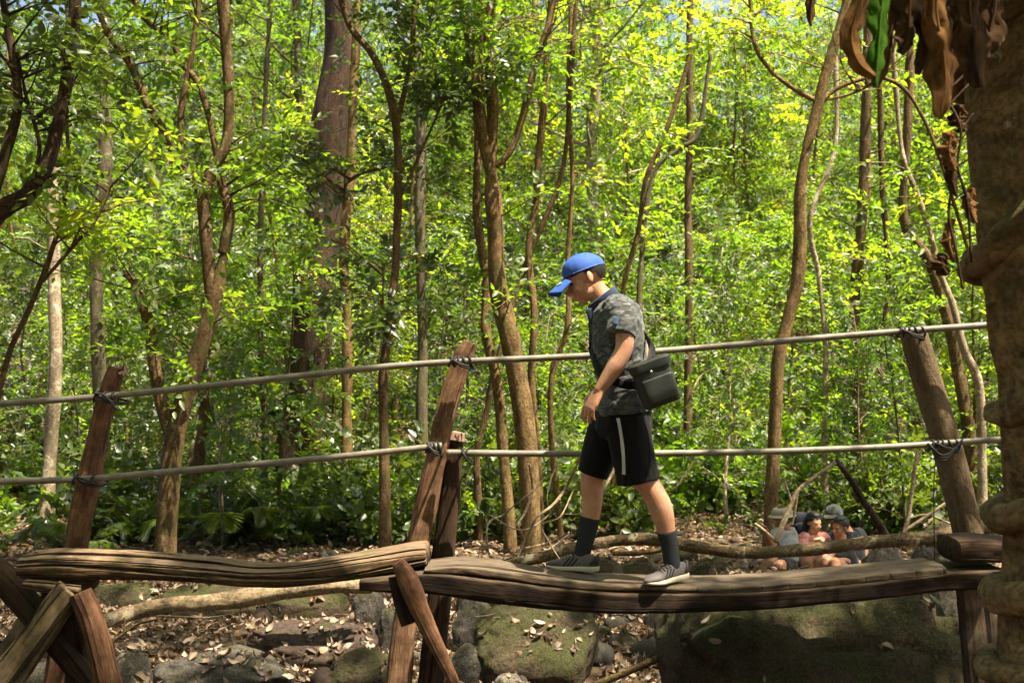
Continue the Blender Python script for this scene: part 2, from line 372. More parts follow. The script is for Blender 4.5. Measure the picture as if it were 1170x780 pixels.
brk(180, 335, 742, 6.9, M_Rg, 'pitted grey boulder with sunlit top at bottom left', 31, .8)
brk(285, 435, 712, 7.6, M_Rp, 'rough purple-brown boulder strewn with dry leaves', 42, .8)
brk(372, 452, 744, 6.9, M_Rm, 'low green mossy boulder left of the split bridge leg', 53, .9)
brk(517, 572, 686, 8.0, M_Rg, 'smooth grey rock between the bridge legs and the dark boulder', 61, .7)
brk(505, 578, 738, 7.2, M_Rg, 'coarse grey rock at the foot of the bridge brace', 72, .8)
brk(560, 605, 770, 6.6, M_Rl, 'small tan rock at the bottom edge below the dark boulder', 75, .8)
brk(125, 172, 748, 7.0, M_Rl, 'pale rounded rock behind the dark trestle leg', 83, .9)
brk(15, 75, 758, 6.9, M_Rl, 'flat pale rock lying in the bottom left corner', 87, 1.)
brk(20, 110, 700, 7.6, M_Rm, 'dark mossy rock behind the left trestle', 91, .8)
brk(100, 190, 664, 9.4, M_Rm, 'mossy dark rock under the left end of the split log', 101, .7)
brk(185, 300, 668, 9.0, M_Rm, 'long low dark rock behind the pale fallen branch', 103, .5)
brk(295, 400, 670, 8.9, M_Rm, 'dark green rock behind the right end of the pale fallen branch', 107, .6)
brk(400, 445, 672, 8.0, M_Rg, 'grey rock just below the left tip of the plank', 109, .9)
brk(430, 462, 695, 7.7, M_Rg, 'small grey rock touching the left side of split bridge leg', 113, .9)
brk(600, 660, 672, 9.2, M_Rm, 'shaded rock behind the plank under the leading foot', 119, .7)
brk(660, 712, 640, 9.6, M_Rm, 'dark rock seen between the walking legs on the left', 127, .7)
brk(700, 752, 636, 9.8, M_Rm, 'dark rock seen between the walking legs on the right', 131, .8)
brk(780, 838, 636, 9.4, M_Rm, 'dark mossy rock behind the trailing shoe', 137, .7)
brk(835, 872, 652, 8.9, M_Rg, 'grey rock right of the trailing shoe by the fallen trunk', 139, .8)
brk(872, 893, 652, 8.7, M_Rl, 'pale lime-stained stone at the feet of the seated hikers', 149, .8)
brk(700, 735, 722, 8.0, M_Rm, 'dark wet rock between the two mossy boulders', 151, .8)
brk(690, 725, 700, 8.8, M_Rg, 'grey cobble behind the gap between the two boulders', 157, .8)
brk(735, 770, 690, 8.6, M_Rg, 'rounded grey rock beside the left flank of the huge boulder', 163, .8)
brk(985, 1040, 620, 10.2, M_Rl, 'pale sunlit rock right of the seated hikers', 167, .8)
brk(1035, 1085, 628, 9.8, M_Rg, 'grey creek rock behind the leaning right post', 173, .8)
brk(1052, 1120, 596, 12., M_Rm, 'dark rock on the bank behind the leaning right post', 179, .8)
brk(535, 620, 652, 9.1, M_Rm, 'dark rock carrying the left end of the mossy fallen trunk', 181, .7)
brk(868, 1010, 656, 11.1, M_Rp, 'broad low rock the four hikers sit on', 191, .5, sub=6)
brk(232, 330, 613, 13.5, M_Rm, 'mossy rock on the far bank behind the split log', 193, .8)
brk(340, 372, 600, 15, M_Rg, 'grey rock half hidden in bushes on far bank', 197, .8)
brk(1062, 1100, 636, 8.6, M_Rl, 'pale rock under the right end of the mossy fallen trunk', 199, .8)
sb = [mesh_np('stone%d' % k, *(lambda G: (G[0] * (1 + .22 * fbm(G[0] * 1.4 + k * 5, k, 3))[:, None] * np.array((1, .8, .6)), G[1]))(ellipsoid((0, 0, 0), (1, 1, 1), nu=20, nv=12, e=.8))) for k in range(5)]
sm_ = [M_Rg, M_Rl, M_Rp, M_Rm, M_Rg]
for k, me in enumerate(sb): me.materials.append(sm_[k])
STN = []
for k in range(285):
    D = 6.6 + 7.5 * rng.random() ** 1.1; x = (rng.random() * 1.1 - .55) * D * .95
    if k < 150: x = (rng.random() * .42 + .06) * D * .93 - .1
    r = .035 + .11 * rng.random() ** 2.2
    o = link('stone', sb[k % 5], None, None, (x, D, float(hgt(x, D)) + r * .2)); o.scale = (r, r, r * (.8 + .4 * rng.random())); o.rotation_euler = (rng.normal() * .3, rng.normal() * .3, rng.random() * 6.3)
    tag(o, 'stone', 'stone', 'loose stones on the creek bed'); STN.append((o, x, D))

# ------------------------------------------------------------------ foliage generators
def leaf_geo(P, Dv, Nv, L, Wd, val, droop=.12, fold=.25, r=rng):
    Dv = nrm(Dv); S = nrm(np.cross(Dv, Nv)); N_ = nrm(np.cross(S, Dv)); n = len(P); L = L[:, None]; Wd = Wd[:, None]
    up = N_ * Wd * fold
    b = P; l1 = P + Dv * L * .32 + S * Wd + up; l2 = P + Dv * L * .70 + S * Wd * .72 + up * .6 - N_ * L * droop * .5
    tp = P + Dv * L - N_ * L * droop; r1 = P + Dv * L * .32 - S * Wd + up; r2 = P + Dv * L * .70 - S * Wd * .72 + up * .6 - N_ * L * droop * .5
    V = np.stack([b, l1, l2, tp, r2, r1], 1).reshape(-1, 3); k = np.arange(n)[:, None] * 6
    Q = np.vstack([k + np.array([0, 1, 2, 3]), k + np.array([0, 3, 4, 5])])
    return V, Q, np.repeat(val, 6)
def leaf_mesh(name, P, Dv, Nv, L, Wd, val, **k):
    V, Q, a = leaf_geo(np.asarray(P), np.asarray(Dv), np.asarray(Nv), np.asarray(L), np.asarray(Wd), np.asarray(val), **k)
    return mesh_np(name, V, Q, smooth=False, attr=a)
def sprays(O, A, slen, nl, ll, lw, r, bright=None, flat=.8):
    """O origins, A axes: nl leaves alternate along each spray. returns leaf arrays + twig lines"""
    S = len(O); A = nrm(A); up = np.array((0, 0, 1.)); N0 = nrm(up + r.normal(size=(S, 3)) * .45 * flat - (A @ up)[:, None] * A)
    SV = nrm(np.cross(A, N0)); t = (np.arange(nl) + .6) / nl
    P = O[:, None] + A[:, None] * (slen[:, None] * t)[..., None] - up * (slen[:, None] * t ** 2 * .22)[..., None]
    sg = np.where(np.arange(nl) % 2, 1, -1)[None, :, None]; sg = sg * np.where(t > .93, .15, 1)[None, :, None]
    Dv = A[:, None] * .75 + SV[:, None] * sg * .8 + r.normal(size=(S, nl, 3)) * .28 - up * .18
    Nv = N0[:, None] + r.normal(size=(S, nl, 3)) * .35
    L = ll * (.65 + .6 * r.random((S, nl))); W_ = L * lw * (.8 + .4 * r.random((S, nl)))
    val = np.clip((r.random(S)[:, None] * .55 + r.random((S, nl)) * .45), 0, 1)
    return P.reshape(-1, 3), Dv.reshape(-1, 3), Nv.reshape(-1, 3), L.ravel(), W_.ravel(), val.ravel()
def tri_tubes(A, B, ra, rb):
    n = len(A); T = nrm(B - A); U = nrm(np.cross(T, np.array((.3, .2, 1.)))); W_ = np.cross(T, U)
    ring = [(math.cos(a), math.sin(a)) for a in (0, 2.094, 4.188)]
    V = np.stack([A + (U * c + W_ * s) * ra for c, s in ring] + [B + (U * c + W_ * s) * rb for c, s in ring], 1).reshape(-1, 3)
    k = np.arange(n)[:, None] * 6; Q = np.vstack([k + np.array(q) for q in ([0, 1, 4, 3], [1, 2, 5, 4], [2, 0, 3, 5])])
    return V, [Q], V * 1.
def gen_tree(r, Ht, r0, nb, bl, first, nsp, nl, ll, lw=.24, lean=.06, upang=.5, slen=.35, wig=.04, filt=None):
    """returns (wood geometry, leaf arrays)"""
    k = 7; z = np.linspace(0, Ht, k); px = np.cumsum(r.normal(size=k) * wig * Ht / k * 2) + r.normal() * lean * z; py = np.cumsum(r.normal(size=k) * wig * Ht / k * 2) + r.normal() * lean * z
    px -= px[0]; py -= py[0]; path = np.stack([px, py, z], 1); path[0, 2] = -.3
    rad = r0 * (1 - .78 * (z / Ht)) ; rad[0] *= 1.35
    Gs = [loft(path, rad, n=9, m=22, noise=r0 * .25, nf=5, ns=int(r.integers(99)))]
    PP = catmull(path, 60); O, A = [], []
    for q in range(nb):
        f = first + (1 - first) * ((q + r.random()) / nb) ** .9; f = min(f, .99); p = PP[int(f * 59)]; th = r.random() * 6.283
        L = bl * (1.15 - .65 * f) * (.6 + .7 * r.random()); e = upang * (.4 + 1.1 * r.random())
        d = np.array((math.cos(th) * math.cos(e), math.sin(th) * math.cos(e), math.sin(e)))
        pts = [p]; dd = d.copy()
        for s_ in range(4): dd = nrm(dd + r.normal(size=3) * .22 + np.array((0, 0, -.10))); pts.append(pts[-1] + dd * L / 4)
        br = max(r0 * .32 * (1.1 - f), .006)
        Gs.append(loft(pts, [br, br * .75, br * .5, br * .35, br * .15], n=5, m=9)); bp = catmull(pts, 30)
        for s_ in range(nsp):
            t_ = .25 + .75 * r.random() ** .8; p2 = bp[int(t_ * 29)]
            a = nrm(dd * .5 + r.normal(size=3) * .65 + np.array((0, 0, .1)))
            off = a * r.random() * L * .22; O.append(p2 + off); A.append(a)
            if r.random() < .7: Gs.append(tri_tubes(np.array([p2]), np.array([p2 + off + a * slen * .7]), .005, .002))
    O = np.array(O); A = np.array(A)
    if filt is not None: k_ = filt(O); O, A = O[k_], A[k_]
    sl_ = slen * (.6 + .8 * r.random(len(O)))
    return join(*Gs), sprays(O, A, sl_, nl, ll, lw, r)
def tree_obj(name, G, Lf, bark, leafm, crown='crown'):
    root = empty(name)
    link('trunk', mesh_np('trunk', G[0], G[1], tc=G[2]), bark, root)
    link(crown, leaf_mesh(crown, *Lf), leafm, root)
    return root
def copy_tree(root):
    r_ = root.copy(); col.objects.link(r_)
    for ch in list(root.children):
        c = ch.copy(); col.objects.link(c); c.parent = r_
    return r_
used = set()
def place(tmpl, x, y, s, rz, label, cat, group=None, tilt=0, zs=1.):
    o = tmpl if tmpl.name not in used else copy_tree(tmpl)
    used.add(tmpl.name)
    o.location = (x, y, float(hgt(x, y)) - .03); o.scale = (s, s, s * zs); o.rotation_euler = (tilt * math.sin(rz), tilt * math.cos(rz), rz)
    for k in ('label', 'category', 'group'):
        if k in o: del o[k]
    tag(o, label, cat, group); return o
barks = [B_grey, B_brown, B_moss, B_pale, B_grey, B_brown]
r1 = np.random.default_rng(21)
# saplings (foliage nearly to the ground), understory trees, canopy trees
SAP = [tree_obj('sapling', *gen_tree(r1, 3.6, .028, 30, 1.0, .12, 7, 8, .085, .26, .1, .6, .3, .06), barks[k % 6], [MLn, ML, ML2, ML2, ML][k]) for k in range(5)]
UND = [tree_obj('understory_tree', *gen_tree(r1, 7.5, .06, 46, 1.9, .16, [11, 13, 9, 12, 11][k], 9, [.10, .075, .135, .085, .11][k], [.25, .2, .3, .28, .22][k], .05, .5, .4, .085), barks[(k + 1) % 6], [ML, ML2, MLd, ML, ML2][k]) for k in range(5)]
CAN = [tree_obj('canopy_tree', *gen_tree(r1, 15, .15, 56, 3.6, .30, 16, 9, .13, .27, .03, .55, .5, .06), barks[(k + 2) % 6], [MLd, ML, ML2, ML, ML2][k]) for k in range(5)]
def shrub_tmpl(r, Hs, n, ll, lw, mat, nl=8):
    O, A, Gs = [], [], []
    for q in range(n):
        th = r.random() * 6.283; e = .5 + .9 * r.random(); L = Hs * (.4 + .7 * r.random())
        d = np.array((math.cos(th) * math.cos(e), math.sin(th) * math.cos(e), math.sin(e))); p0 = np.array((r.normal() * .05, r.normal() * .05, -.05)); p1 = p0 + d * L * .6; p2 = p1 + nrm(d + np.array((0, 0, -.3)) + r.normal(size=3) * .3) * L * .5
        Gs.append(loft([p0, p1, p2], [.008, .005, .003], n=4, m=5))
        for s_ in range(4):
            t_ = .3 + .7 * r.random(); p = p0 + (p1 - p0) * t_ * 1.6 if t_ < .6 else p1 + (p2 - p1) * (t_ - .6) / .4
            O.append(p); A.append(nrm(d + r.normal(size=3) * .7))
    O = np.array(O); A = np.array(A)
    root = empty('shrub'); G = join(*Gs)
    link('stem', mesh_np('stem', G[0], G[1], tc=G[2]), B_brown, root); link('foliage', leaf_mesh('foliage', *sprays(O, A, np.full(len(O), .26), nl, ll, lw, r)), mat, root)
    return root
SHR = [shrub_tmpl(r1, .9, 26, .10, .30, [MLn, MLd, MLn, ML][k], 8) for k in range(4)]

LMK = [(-1e9, 'left of the picture'), (0, 'between the left edge and the pale tree'), (60, 'between the pale tree and left post'), (118, 'between the left post and forked tree'), (215, 'between the forked tree and massive trunk'), (358, 'between the massive trunk and wavy tree'), (445, 'between the wavy tree and middle posts'), (520, 'between the middle posts and three-limbed tree'), (600, 'between the three-limbed tree and walker'), (700, 'between the walker and slim dark tree'), (787, 'between the slim dark tree and curved tree'), (895, 'between the curved tree and knotted stem'), (985, 'between the knotted stem and right post'), (1080, 'between the right post and near trunk'), (1150, 'behind or beyond the near trunk')]
ORD = ['nearest', 'second nearest', 'third nearest', 'fourth nearest', 'fifth nearest', 'sixth nearest', 'seventh nearest', 'eighth nearest', 'ninth nearest', 'tenth nearest', 'eleventh nearest', 'twelfth nearest']
def relabel(items, what):
    by = {}
    for o, x, y in items:
        c = 585 + x / y * F; k = max(i for i, (e, _) in enumerate(LMK) if c >= e); by.setdefault(k, []).append((y, o))
    for k, L in by.items():
        L.sort(key=lambda t_: t_[0])
        for i, (y, o) in enumerate(L): o['label'] = (ORD[i] if i < 12 else '%d%s nearest' % (i + 1, {1: 'st', 2: 'nd', 3: 'rd'}.get((i + 1) % 10, 'th'))) + ' ' + what + ' ' + LMK[k][1]
relabel(STN, 'small loose stone')
def fits(x, y, keep, d):
    return all((x - a) ** 2 + (y - b) ** 2 > d * d for a, b in keep)
pos = []
def scatter(tm, n, y0, y1, dmin, smin, smax, label, cat, group, grow=0., pw=1., tilt=.05, wide=.56, extra=1.0):
    c = 0; tries = 0; its = []
    while c < n and tries < n * 30:
        tries += 1
        y = y0 + (y1 - y0) * rng.random() ** pw; x = (rng.random() * 2 - 1) * (y * wide + extra)
        if not fits(x, y, pos[-400:], dmin): continue
        pos.append((x, y)); s = smin + (smax - smin) * rng.random() + grow * (y - y0)
        its.append((place(tm[int(rng.integers(len(tm)))], x, y, s, rng.random() * 6.28, label, cat, group, tilt * rng.normal()), x, y)); c += 1
    relabel(its, label)
scatter(SAP, 95, 12.5, 26, .8, .55, 1.15, 'thin leafy sapling', 'sapling', 'young trees in the undergrowth', .03, 1.)
scatter(UND, 100, 15.5, 42, 1.0, .7, 1.15, 'slender understory tree', 'tree', 'understory trees of the forest', .015, .9)
scatter(CAN, 62, 23, 66, 1.6, .8, 1.2, 'tall background tree', 'tree', 'tall trees deep in the forest', .004, .8)
scatter(SHR, 150, 12.8, 30, .35, .7, 1.5, 'low green shrub', 'shrub', 'low shrubs on the far bank', .02, 1.2)
# unseen trees added beside and behind the photographer to shade the creek
r2 = np.random.default_rng(77)
for q, (x, y, s) in enumerate(((-4.5, -4, .8), (3, -5.5, .85), (8.5, -2.5, .8), (-9.5, -1, .85), (-.5, -9, 1), (-7, -10, 1), (7.5, -10, 1), (-13, 4, 1), (13, 3, 1), (14, -6, 1), (-14, -7, 1), (2, -15, 1.1), (-8, 4.2, .75))):
    place(CAN[q % 5], x, y, s, q * 1.3, 'tall unseen leafy tree added around the photographer to shade the creek', 'tree', 'added shade trees around the photographer')
for q, (x, y) in enumerate(((-3, -2.6), (1.6, -3.6), (5, -2.4), (-6.5, -2), (-1, -6), (4, -8), (-5, -8), (9, .5), (-9, 2.5), (0, -4.6), (11, -3), (-11, -4))):
    place(UND[q % 5], x, y, 1, q * 1.7, 'slim unseen leafy tree added around the photographer to shade the creek', 'tree', 'added slim shade trees around the photographer')

for q, (x, y, Ht) in enumerate(((-3.9, 1.6, 13), (5.2, 2.6, 14), (6.6, 6.3, 13), (-5.8, 7.0, 12), (1.2, -1.6, 13), (-2.2, -1.2, 11), (3.6, -.6, 12), (-6.5, 3.5, 11))):  # unseen trees added to shade the bridge, crowns cut along the sun gaps
    zz = float(hgt(x, y)); off = np.array((x, y, zz))
    o = tree_obj('canopy_tree', *gen_tree(r2, Ht, .13, 50, 4.4, .44, 20, 9, .13, .29, filt=lambda O: ~in_gap(O + off) & ~((O[:, 1] + off[1] > 1.5) & (O[:, 2] + off[2] < 2.6 + .40 * (O[:, 1] + off[1])) & (np.abs(O[:, 0] + off[0]) < .5 * (O[:, 1] + off[1]) + .4))), barks[q % 6], ML)
    o.location = (x, y, zz); tag(o, 'tall unseen tree added outside the picture to shade the bridge', 'tree', 'added shade trees over the bridge')
place(CAN[1], .4, 29, 1.25, 2.2, 'broad background tree closing the gap above the middle of the forest', 'tree', 'tall trees deep in the forest')
place(CAN[2], 1.6, 36, 1.25, .7, 'broad farther tree closing the gap above and left of the walker', 'tree', 'tall trees deep in the forest')
place(CAN[3], -1.2, 33, 1.3, 3.1, 'broad pale-leaved tree far behind the middle posts', 'tree', 'tall trees deep in the forest')
place(CAN[4], -5, 30, 1.25, 4.1, 'broad leafy tree far behind the forked tree', 'tree', 'tall trees deep in the forest')
place(CAN[1], 2.2, 25, 1.15, 5.1, 'broad leafy tree far above and right of the walker', 'tree', 'tall trees deep in the forest')
# ------------------------------------------------------------------ trees one can tell apart, traced limb by limb
def limb_pts(L, D, dd=0.):
    return [at(p[0], p[1], D + (p[2] if len(p) > 2 else 0)) for p in L]
def hero(name, label, D, limbs, bark, leafm=ML, nsp=40, ll=.09, sd=1, slen=.35, crown_r=None, flare=1.35, lw=.25, base=True, low=.35, twigs=1):
    r = np.random.default_rng(sd); Gs = []; O, A = [], []
    for li, (pts, w0, w1) in enumerate(limbs):
        P = np.array(limb_pts(pts, D)); n = len(P)
        if li == 0 and n > 5 and len(limbs) == 1: P[2:-1] += r.normal(size=(n - 3, 3)) * np.array((.028, .03, 0)) * D / 12
        if li == 0 and base:
            gx_, gy_ = P[0][0], P[0][1]; gz = float(hgt(gx_, gy_)); 
            if P[0][2] > gz - .1: P = np.vstack([[P[0][0] - (P[1][0] - P[0][0]) * .1, P[0][1], gz - .25], P]) if P[0][2] > gz + .15 else np.vstack([[gx_, gy_, gz - .25], P[1:]])
        n = len(P); rr = np.linspace(w0, w1, n) / 2 / F * D * (.78 if w0 > 9 else .9)
        if li == 0 and base: rr[0] *= flare
        if li == 0 and len(limbs) > 1 and pts[-1][1] > 60: rr[-1] *= .5
        m_ = max(20, n * 14)
        Gs.append(loft(P, rr, n=16, m=m_, noise=rr.mean() * .30, nf=.55 / max(rr.mean(), .01) * .6, ns=sd + li * 3))
        PP = catmull(P, 60)
        k = int(nsp * (1 if li else .5))
        for q in range(k):
            t_ = low + (1 - low) * r.random(); p = PP[int(t_ * 59)]
            th = r.random() * 6.283; L = (.3 + .9 * r.random()) * (1.3 if t_ > .7 else .8)
            d = np.array((math.cos(th), math.sin(th), .25 + .5 * r.random())); d = nrm(d)
            p1 = p + d * L * .5; p2 = p1 + nrm(d + np.array((0, 0, -.35)) + r.normal(size=3) * .3) * L * .6
            Gs.append(loft([p, p1, p2], [.010, .006, .003], n=4, m=6)); bb = catmull([p, p1, p2], 12)
            for s_ in range(6):
                O.append(bb[int(3 + 8.9 * r.random())]); A.append(nrm(d + r.normal(size=3) * .7))
    if crown_r:  # crown clumps, mostly out of view, placed to shade the creek
        top = np.array(limb_pts(limbs[0][0], D))[-1]
        for (cx, cy, cz, cr, cn) in crown_r:
            for q in range(cn):
                v_ = nrm(r.normal(size=3)) * cr * (.35 + .65 * r.random()) * np.array((1, 1, .6)); c_ = np.array((cx, cy, cz)) + v_
                if r.random() < .3: Gs.append(tri_tubes(np.array([np.array((cx, cy, cz)) + v_ * .2]), np.array([c_]), .015, .005))
                for s_ in range(5): O.append(c_ + r.normal(size=3) * .22); A.append(nrm(v_ + r.normal(size=3) * .8))
    G = join(*Gs); b = np.array(limb_pts(limbs[0][0], D))[0]; b = np.array((b[0], b[1], float(hgt(b[0], b[1]))))
    root = empty(name, b)
    mk('trunk', G, bark, root)
    if O:
        O = np.array(O); A = np.array(A); k_ = ~in_gap(O); O, A = O[k_], A[k_]; Lf = sprays(O - b, A, slen * (.6 + .8 * r.random(len(O))), 8, ll, lw, r)
        link('crown', leaf_mesh('crown', *Lf), leafm, root)
    return tag(root, label, 'tree')
hero('tree', 'straight pale-barked tree with flared base at the far left', 13.2, [([(52, 608), (57, 520), (61, 420), (64, 300), (68, 180), (72, 60), (76, -80), (78, -200)], 22, 15)], B_pale, nsp=26, sd=3, flare=2.1, low=.5)
hero('tree', 'forked tree behind the split log, its two stems rising into many limbs', 10.6, [
    ([(189, 632), (192, 580), (197, 520), (207, 470), (222, 420), (233, 385), (247, 335), (256, 290)], 34, 22),
    ([(197, 500), (184, 455), (177, 420), (171, 375), (160, 340), (150, 318, .2), (128, 305, .3)], 22, 9),
    ([(243, 345), (238, 300), (234, 255), (233, 225), (240, 200), (258, 165), (262, 110), (258, 50), (253, -30), (250, -120)], 20, 15),
    ([(234, 228), (222, 208), (206, 190), (190, 158), (170, 122), (150, 76), (125, 40), (104, -10), (90, -80)], 15, 9),
    ([(206, 190), (207, 130), (214, 90), (222, 45), (228, -10), (230, -80)], 10, 8),
    ([(250, 195), (240, 140), (226, 95), (205, 70), (196, 48), (160, 15), (150, -30)], 8, 6),
    ([(256, 290), (262, 240), (252, 205)], 17, 14)], B_brown, ML2, nsp=13, sd=4, ll=.10, low=.4, crown_r=[(-3.5, 9.2, 8.6, 3.0, 170), (-.8, 9.0, 9.6, 2.6, 110)])
hero('tree', 'massive dark-trunked tree standing left of the middle', 17, [([(340, 520), (352, 430), (362, 340), (370, 250), (378, 150), (386, 60), (392, -40), (396, -200)], 64, 48)], B_dark, nsp=8, sd=5, flare=1.2, low=.75)
hero('tree', 'slender dark tree with wavy stem rising between massive trunk and middle post', 11.8, [([(440, 622), (439, 520), (438, 430), (446, 360), (452, 300), (455, 230), (454, 160), (444, 105), (425, 62), (400, 30), (385, -20)], 15, 9),
    ([(448, 340), (438, 380), (438, 300)], 3, 3), ([(452, 150), (470, 60), (474, -40)], 7, 5), ([(444, 190), (400, 205), (392, 240)], 4, 2), ([(456, 230), (500, 130), (505, 110)], 4, 2)], B_brown, MLd, nsp=16, sd=6, ll=.10, low=.45)
hero('tree', 'tall brown tree forking into three limbs just right of the middle post', 12.0, [
    ([(606, 600), (602, 520), (595, 450), (584, 390), (570, 330), (566, 270), (563, 225), (560, 190)], 29, 25),
    ([(566, 250), (561, 200), (551, 150), (544, 100), (537, 50), (529, 0), (522, -80)], 20, 14),
    ([(567, 250), (562, 190), (563, 130), (560, 75), (558, 30), (566, -30), (570, -90)], 17, 12),
    ([(567, 190), (583, 172), (598, 130), (610, 80), (626, 30), (638, -20), (650, -90)], 11, 8),
    ([(540, 60), (548, 95), (556, 110)], 8, 8)], B_moss, ML, crown_r=[(1.2, 10.0, 9.2, 2.8, 120), (-1.5, 12, 10.5, 2.5, 90)], nsp=16, sd=7, ll=.095, low=.5)
hero('tree', 'slimmer twin stem hugging the left side of the three-limbed tree', 12.35, [([(582, 600), (575, 520), (567, 440), (560, 380), (556, 320), (548, 240), (546, 150), (552, 50), (550, -60)], 19, 9)], B_moss, ML2, nsp=8, sd=77, low=.6)
hero('tree', 'thin straight reddish tree beside the three-limbed tree', 13, [([(616, 600), (614, 520), (612, 440), (611, 360), (607, 290), (608, 230), (614, 170), (620, 120), (628, 60), (632, -30)], 13, 9)], B_moss, nsp=14, sd=8, low=.5)
hero('tree', 'gently curved tree with two long arching side branches on the right', 11.6, [
    ([(880, 596), (884, 520), (887, 450), (889, 410), (900, 365), (911, 320), (914, 270), (915, 215), (922, 170), (936, 115), (948, 70), (965, 10), (975, -60)], 22, 13),
    ([(936, 118), (905, 100), (880, 80), (862, 50), (857, 0), (862, -50)], 6, 4),
    ([(936, 118), (955, 102), (980, 92), (1005, 88), (1035, 104), (1062, 150), (1080, 200), (1094, 245), (1108, 292)], 6, 4),
    ([(940, 115), (970, 108), (1000, 95)], 4, 3)], B_moss, ML, crown_r=[(4.6, 9.2, 8.6, 2.8, 130), (7.0, 8.5, 9.2, 2.4, 70)], nsp=12, sd=9, low=.6)
hero('tree', 'thin pale crooked tree right of the arching branches', 12.4, [([(1122, 520), (1118, 440), (1104, 400), (1088, 350), (1072, 310), (1062, 265), (1050, 225), (1036, 180), (1026, 120), (1020, 20), (1015, -50)], 13, 6)], B_pale, nsp=12, sd=10)
hero('tree', 'thick brown leaning tree behind the right post', 13.5, [([(1112, 560), (1105, 480), (1096, 420), (1085, 370), (1060, 300), (1040, 250), (1034, 160), (1040, 40), (1046, -60)], 22, 10)], B_brown, nsp=24, sd=11, low=.5)
hero('tree', 'dark tree with heavy low limb entering from the left edge', 8.2, [
    ([(-75, 700), (-60, 500), (-40, 330), (-15, 258), (8, 236), (32, 222), (55, 185), (67, 140), (78, 80), (84, 30), (90, -40)], 44, 11),
    ([(-20, 262), (5, 180), (20, 120), (12, 50), (0, -20)], 18, 9),
    ([(30, 224), (45, 170), (30, 110), (20, 60)], 6, 3)], B_dark, MLd, nsp=12, sd=12, ll=.09, slen=.4, low=.45, crown_r=[(-4.2, 8.0, 6.6, 2.0, 90)])
hero('tree', 'thin dark leaning sapling crossing the left edge', 9.0, [([(-12, 560), (-5, 470), (12, 400), (35, 350), (58, 290), (72, 240), (78, 180), (76, 120), (84, 20)], 10, 5), ([(45, 325), (85, 280), (110, 250), (130, 205)], 5, 3)], B_brown, ML, nsp=14, sd=13, ll=.09, low=.3)
for (lab, D, pts, w0, w1, bk, sd_, n_) in (
    ('straight grey-brown tree behind the left rail post', 15, [(115, 600), (116, 500), (114, 400), (112, 300), (118, 180), (120, 60), (122, -60)], 23, 17, B_grey, 31, 18),
    ('straight grey tree behind the slender wavy tree', 15.5, [(484, 580), (482, 480), (480, 380), (478, 260), (476, 140), (478, 20), (480, -60)], 17, 12, B_grey, 32, 18),
    ('mossy tree rising beside the massive dark trunk', 15.2, [(398, 580), (396, 480), (396, 380), (394, 290), (400, 200), (404, 100), (410, -40)], 17, 13, B_moss, 33, 18),
    ('slim dark tree in the bushes behind the walker', 17, [(786, 560), (786, 440), (787, 340), (785, 240), (788, 140), (790, 40), (792, -60)], 13, 9, B_brown, 34, 18),
    ('leaning bare brown stem above the walker', 14, [(700, 560), (706, 420), (716, 330), (728, 262), (742, 205), (756, 160), (765, 120), (790, 60)], 7, 6, B_brown, 35, 8),
    ('dark knotted stem far right of the walker', 15, [(980, 590), (982, 500), (985, 420), (978, 350), (984, 250), (990, 120), (992, -40)], 20, 12, B_brown, 36, 22),
    ('thin pale stem between curved tree and dark knotted stem', 14, [(944, 590), (942, 500), (940, 400), (935, 320), (932, 250), (948, 170), (955, 60)], 8, 6, B_pale, 37, 10),
    ('thin sapling stem leaning behind the middle post', 13, [(548, 600), (545, 520), (556, 470), (574, 400), (600, 300), (640, 200), (655, 100), (660, -20)], 11, 6, B_brown, 39, 12),
    ('slim stem just left of the walker', 13, [(640, 600), (630, 500), (634, 430), (646, 370), (650, 300), (656, 200), (648, 100), (654, -20)], 10, 6, B_moss, 40, 12),
    ('slim grey stem between forked tree and massive trunk', 14, [(300, 600), (303, 500), (301, 400), (297, 300), (300, 200), (310, 60), (312, -40)], 9, 6, B_grey, 41, 12),
    ('dark brown stem behind the forked tree', 13.5, [(228, 620), (226, 540), (232, 480), (236, 430), (240, 360), (252, 300)], 20, 14, B_brown, 43, 12),
    ('thin stem rising in front of the bright gap at upper right', 16, [(735, 580), (740, 480), (732, 380), (730, 300), (745, 200), (775, 170), (800, 150), (812, 60)], 9, 5, B_grey, 45, 12),
    ('slim stem near the right end of the upper rail', 15, [(1010, 590), (1012, 500), (1008, 420), (1012, 320), (1008, 220), (1004, 100), (1000, -30)], 9, 6, B_brown, 46, 12)):
    hero('tree', lab, D, [(pts, w0, w1)], bk, ML, nsp=n_, sd=sd_, low=.35)

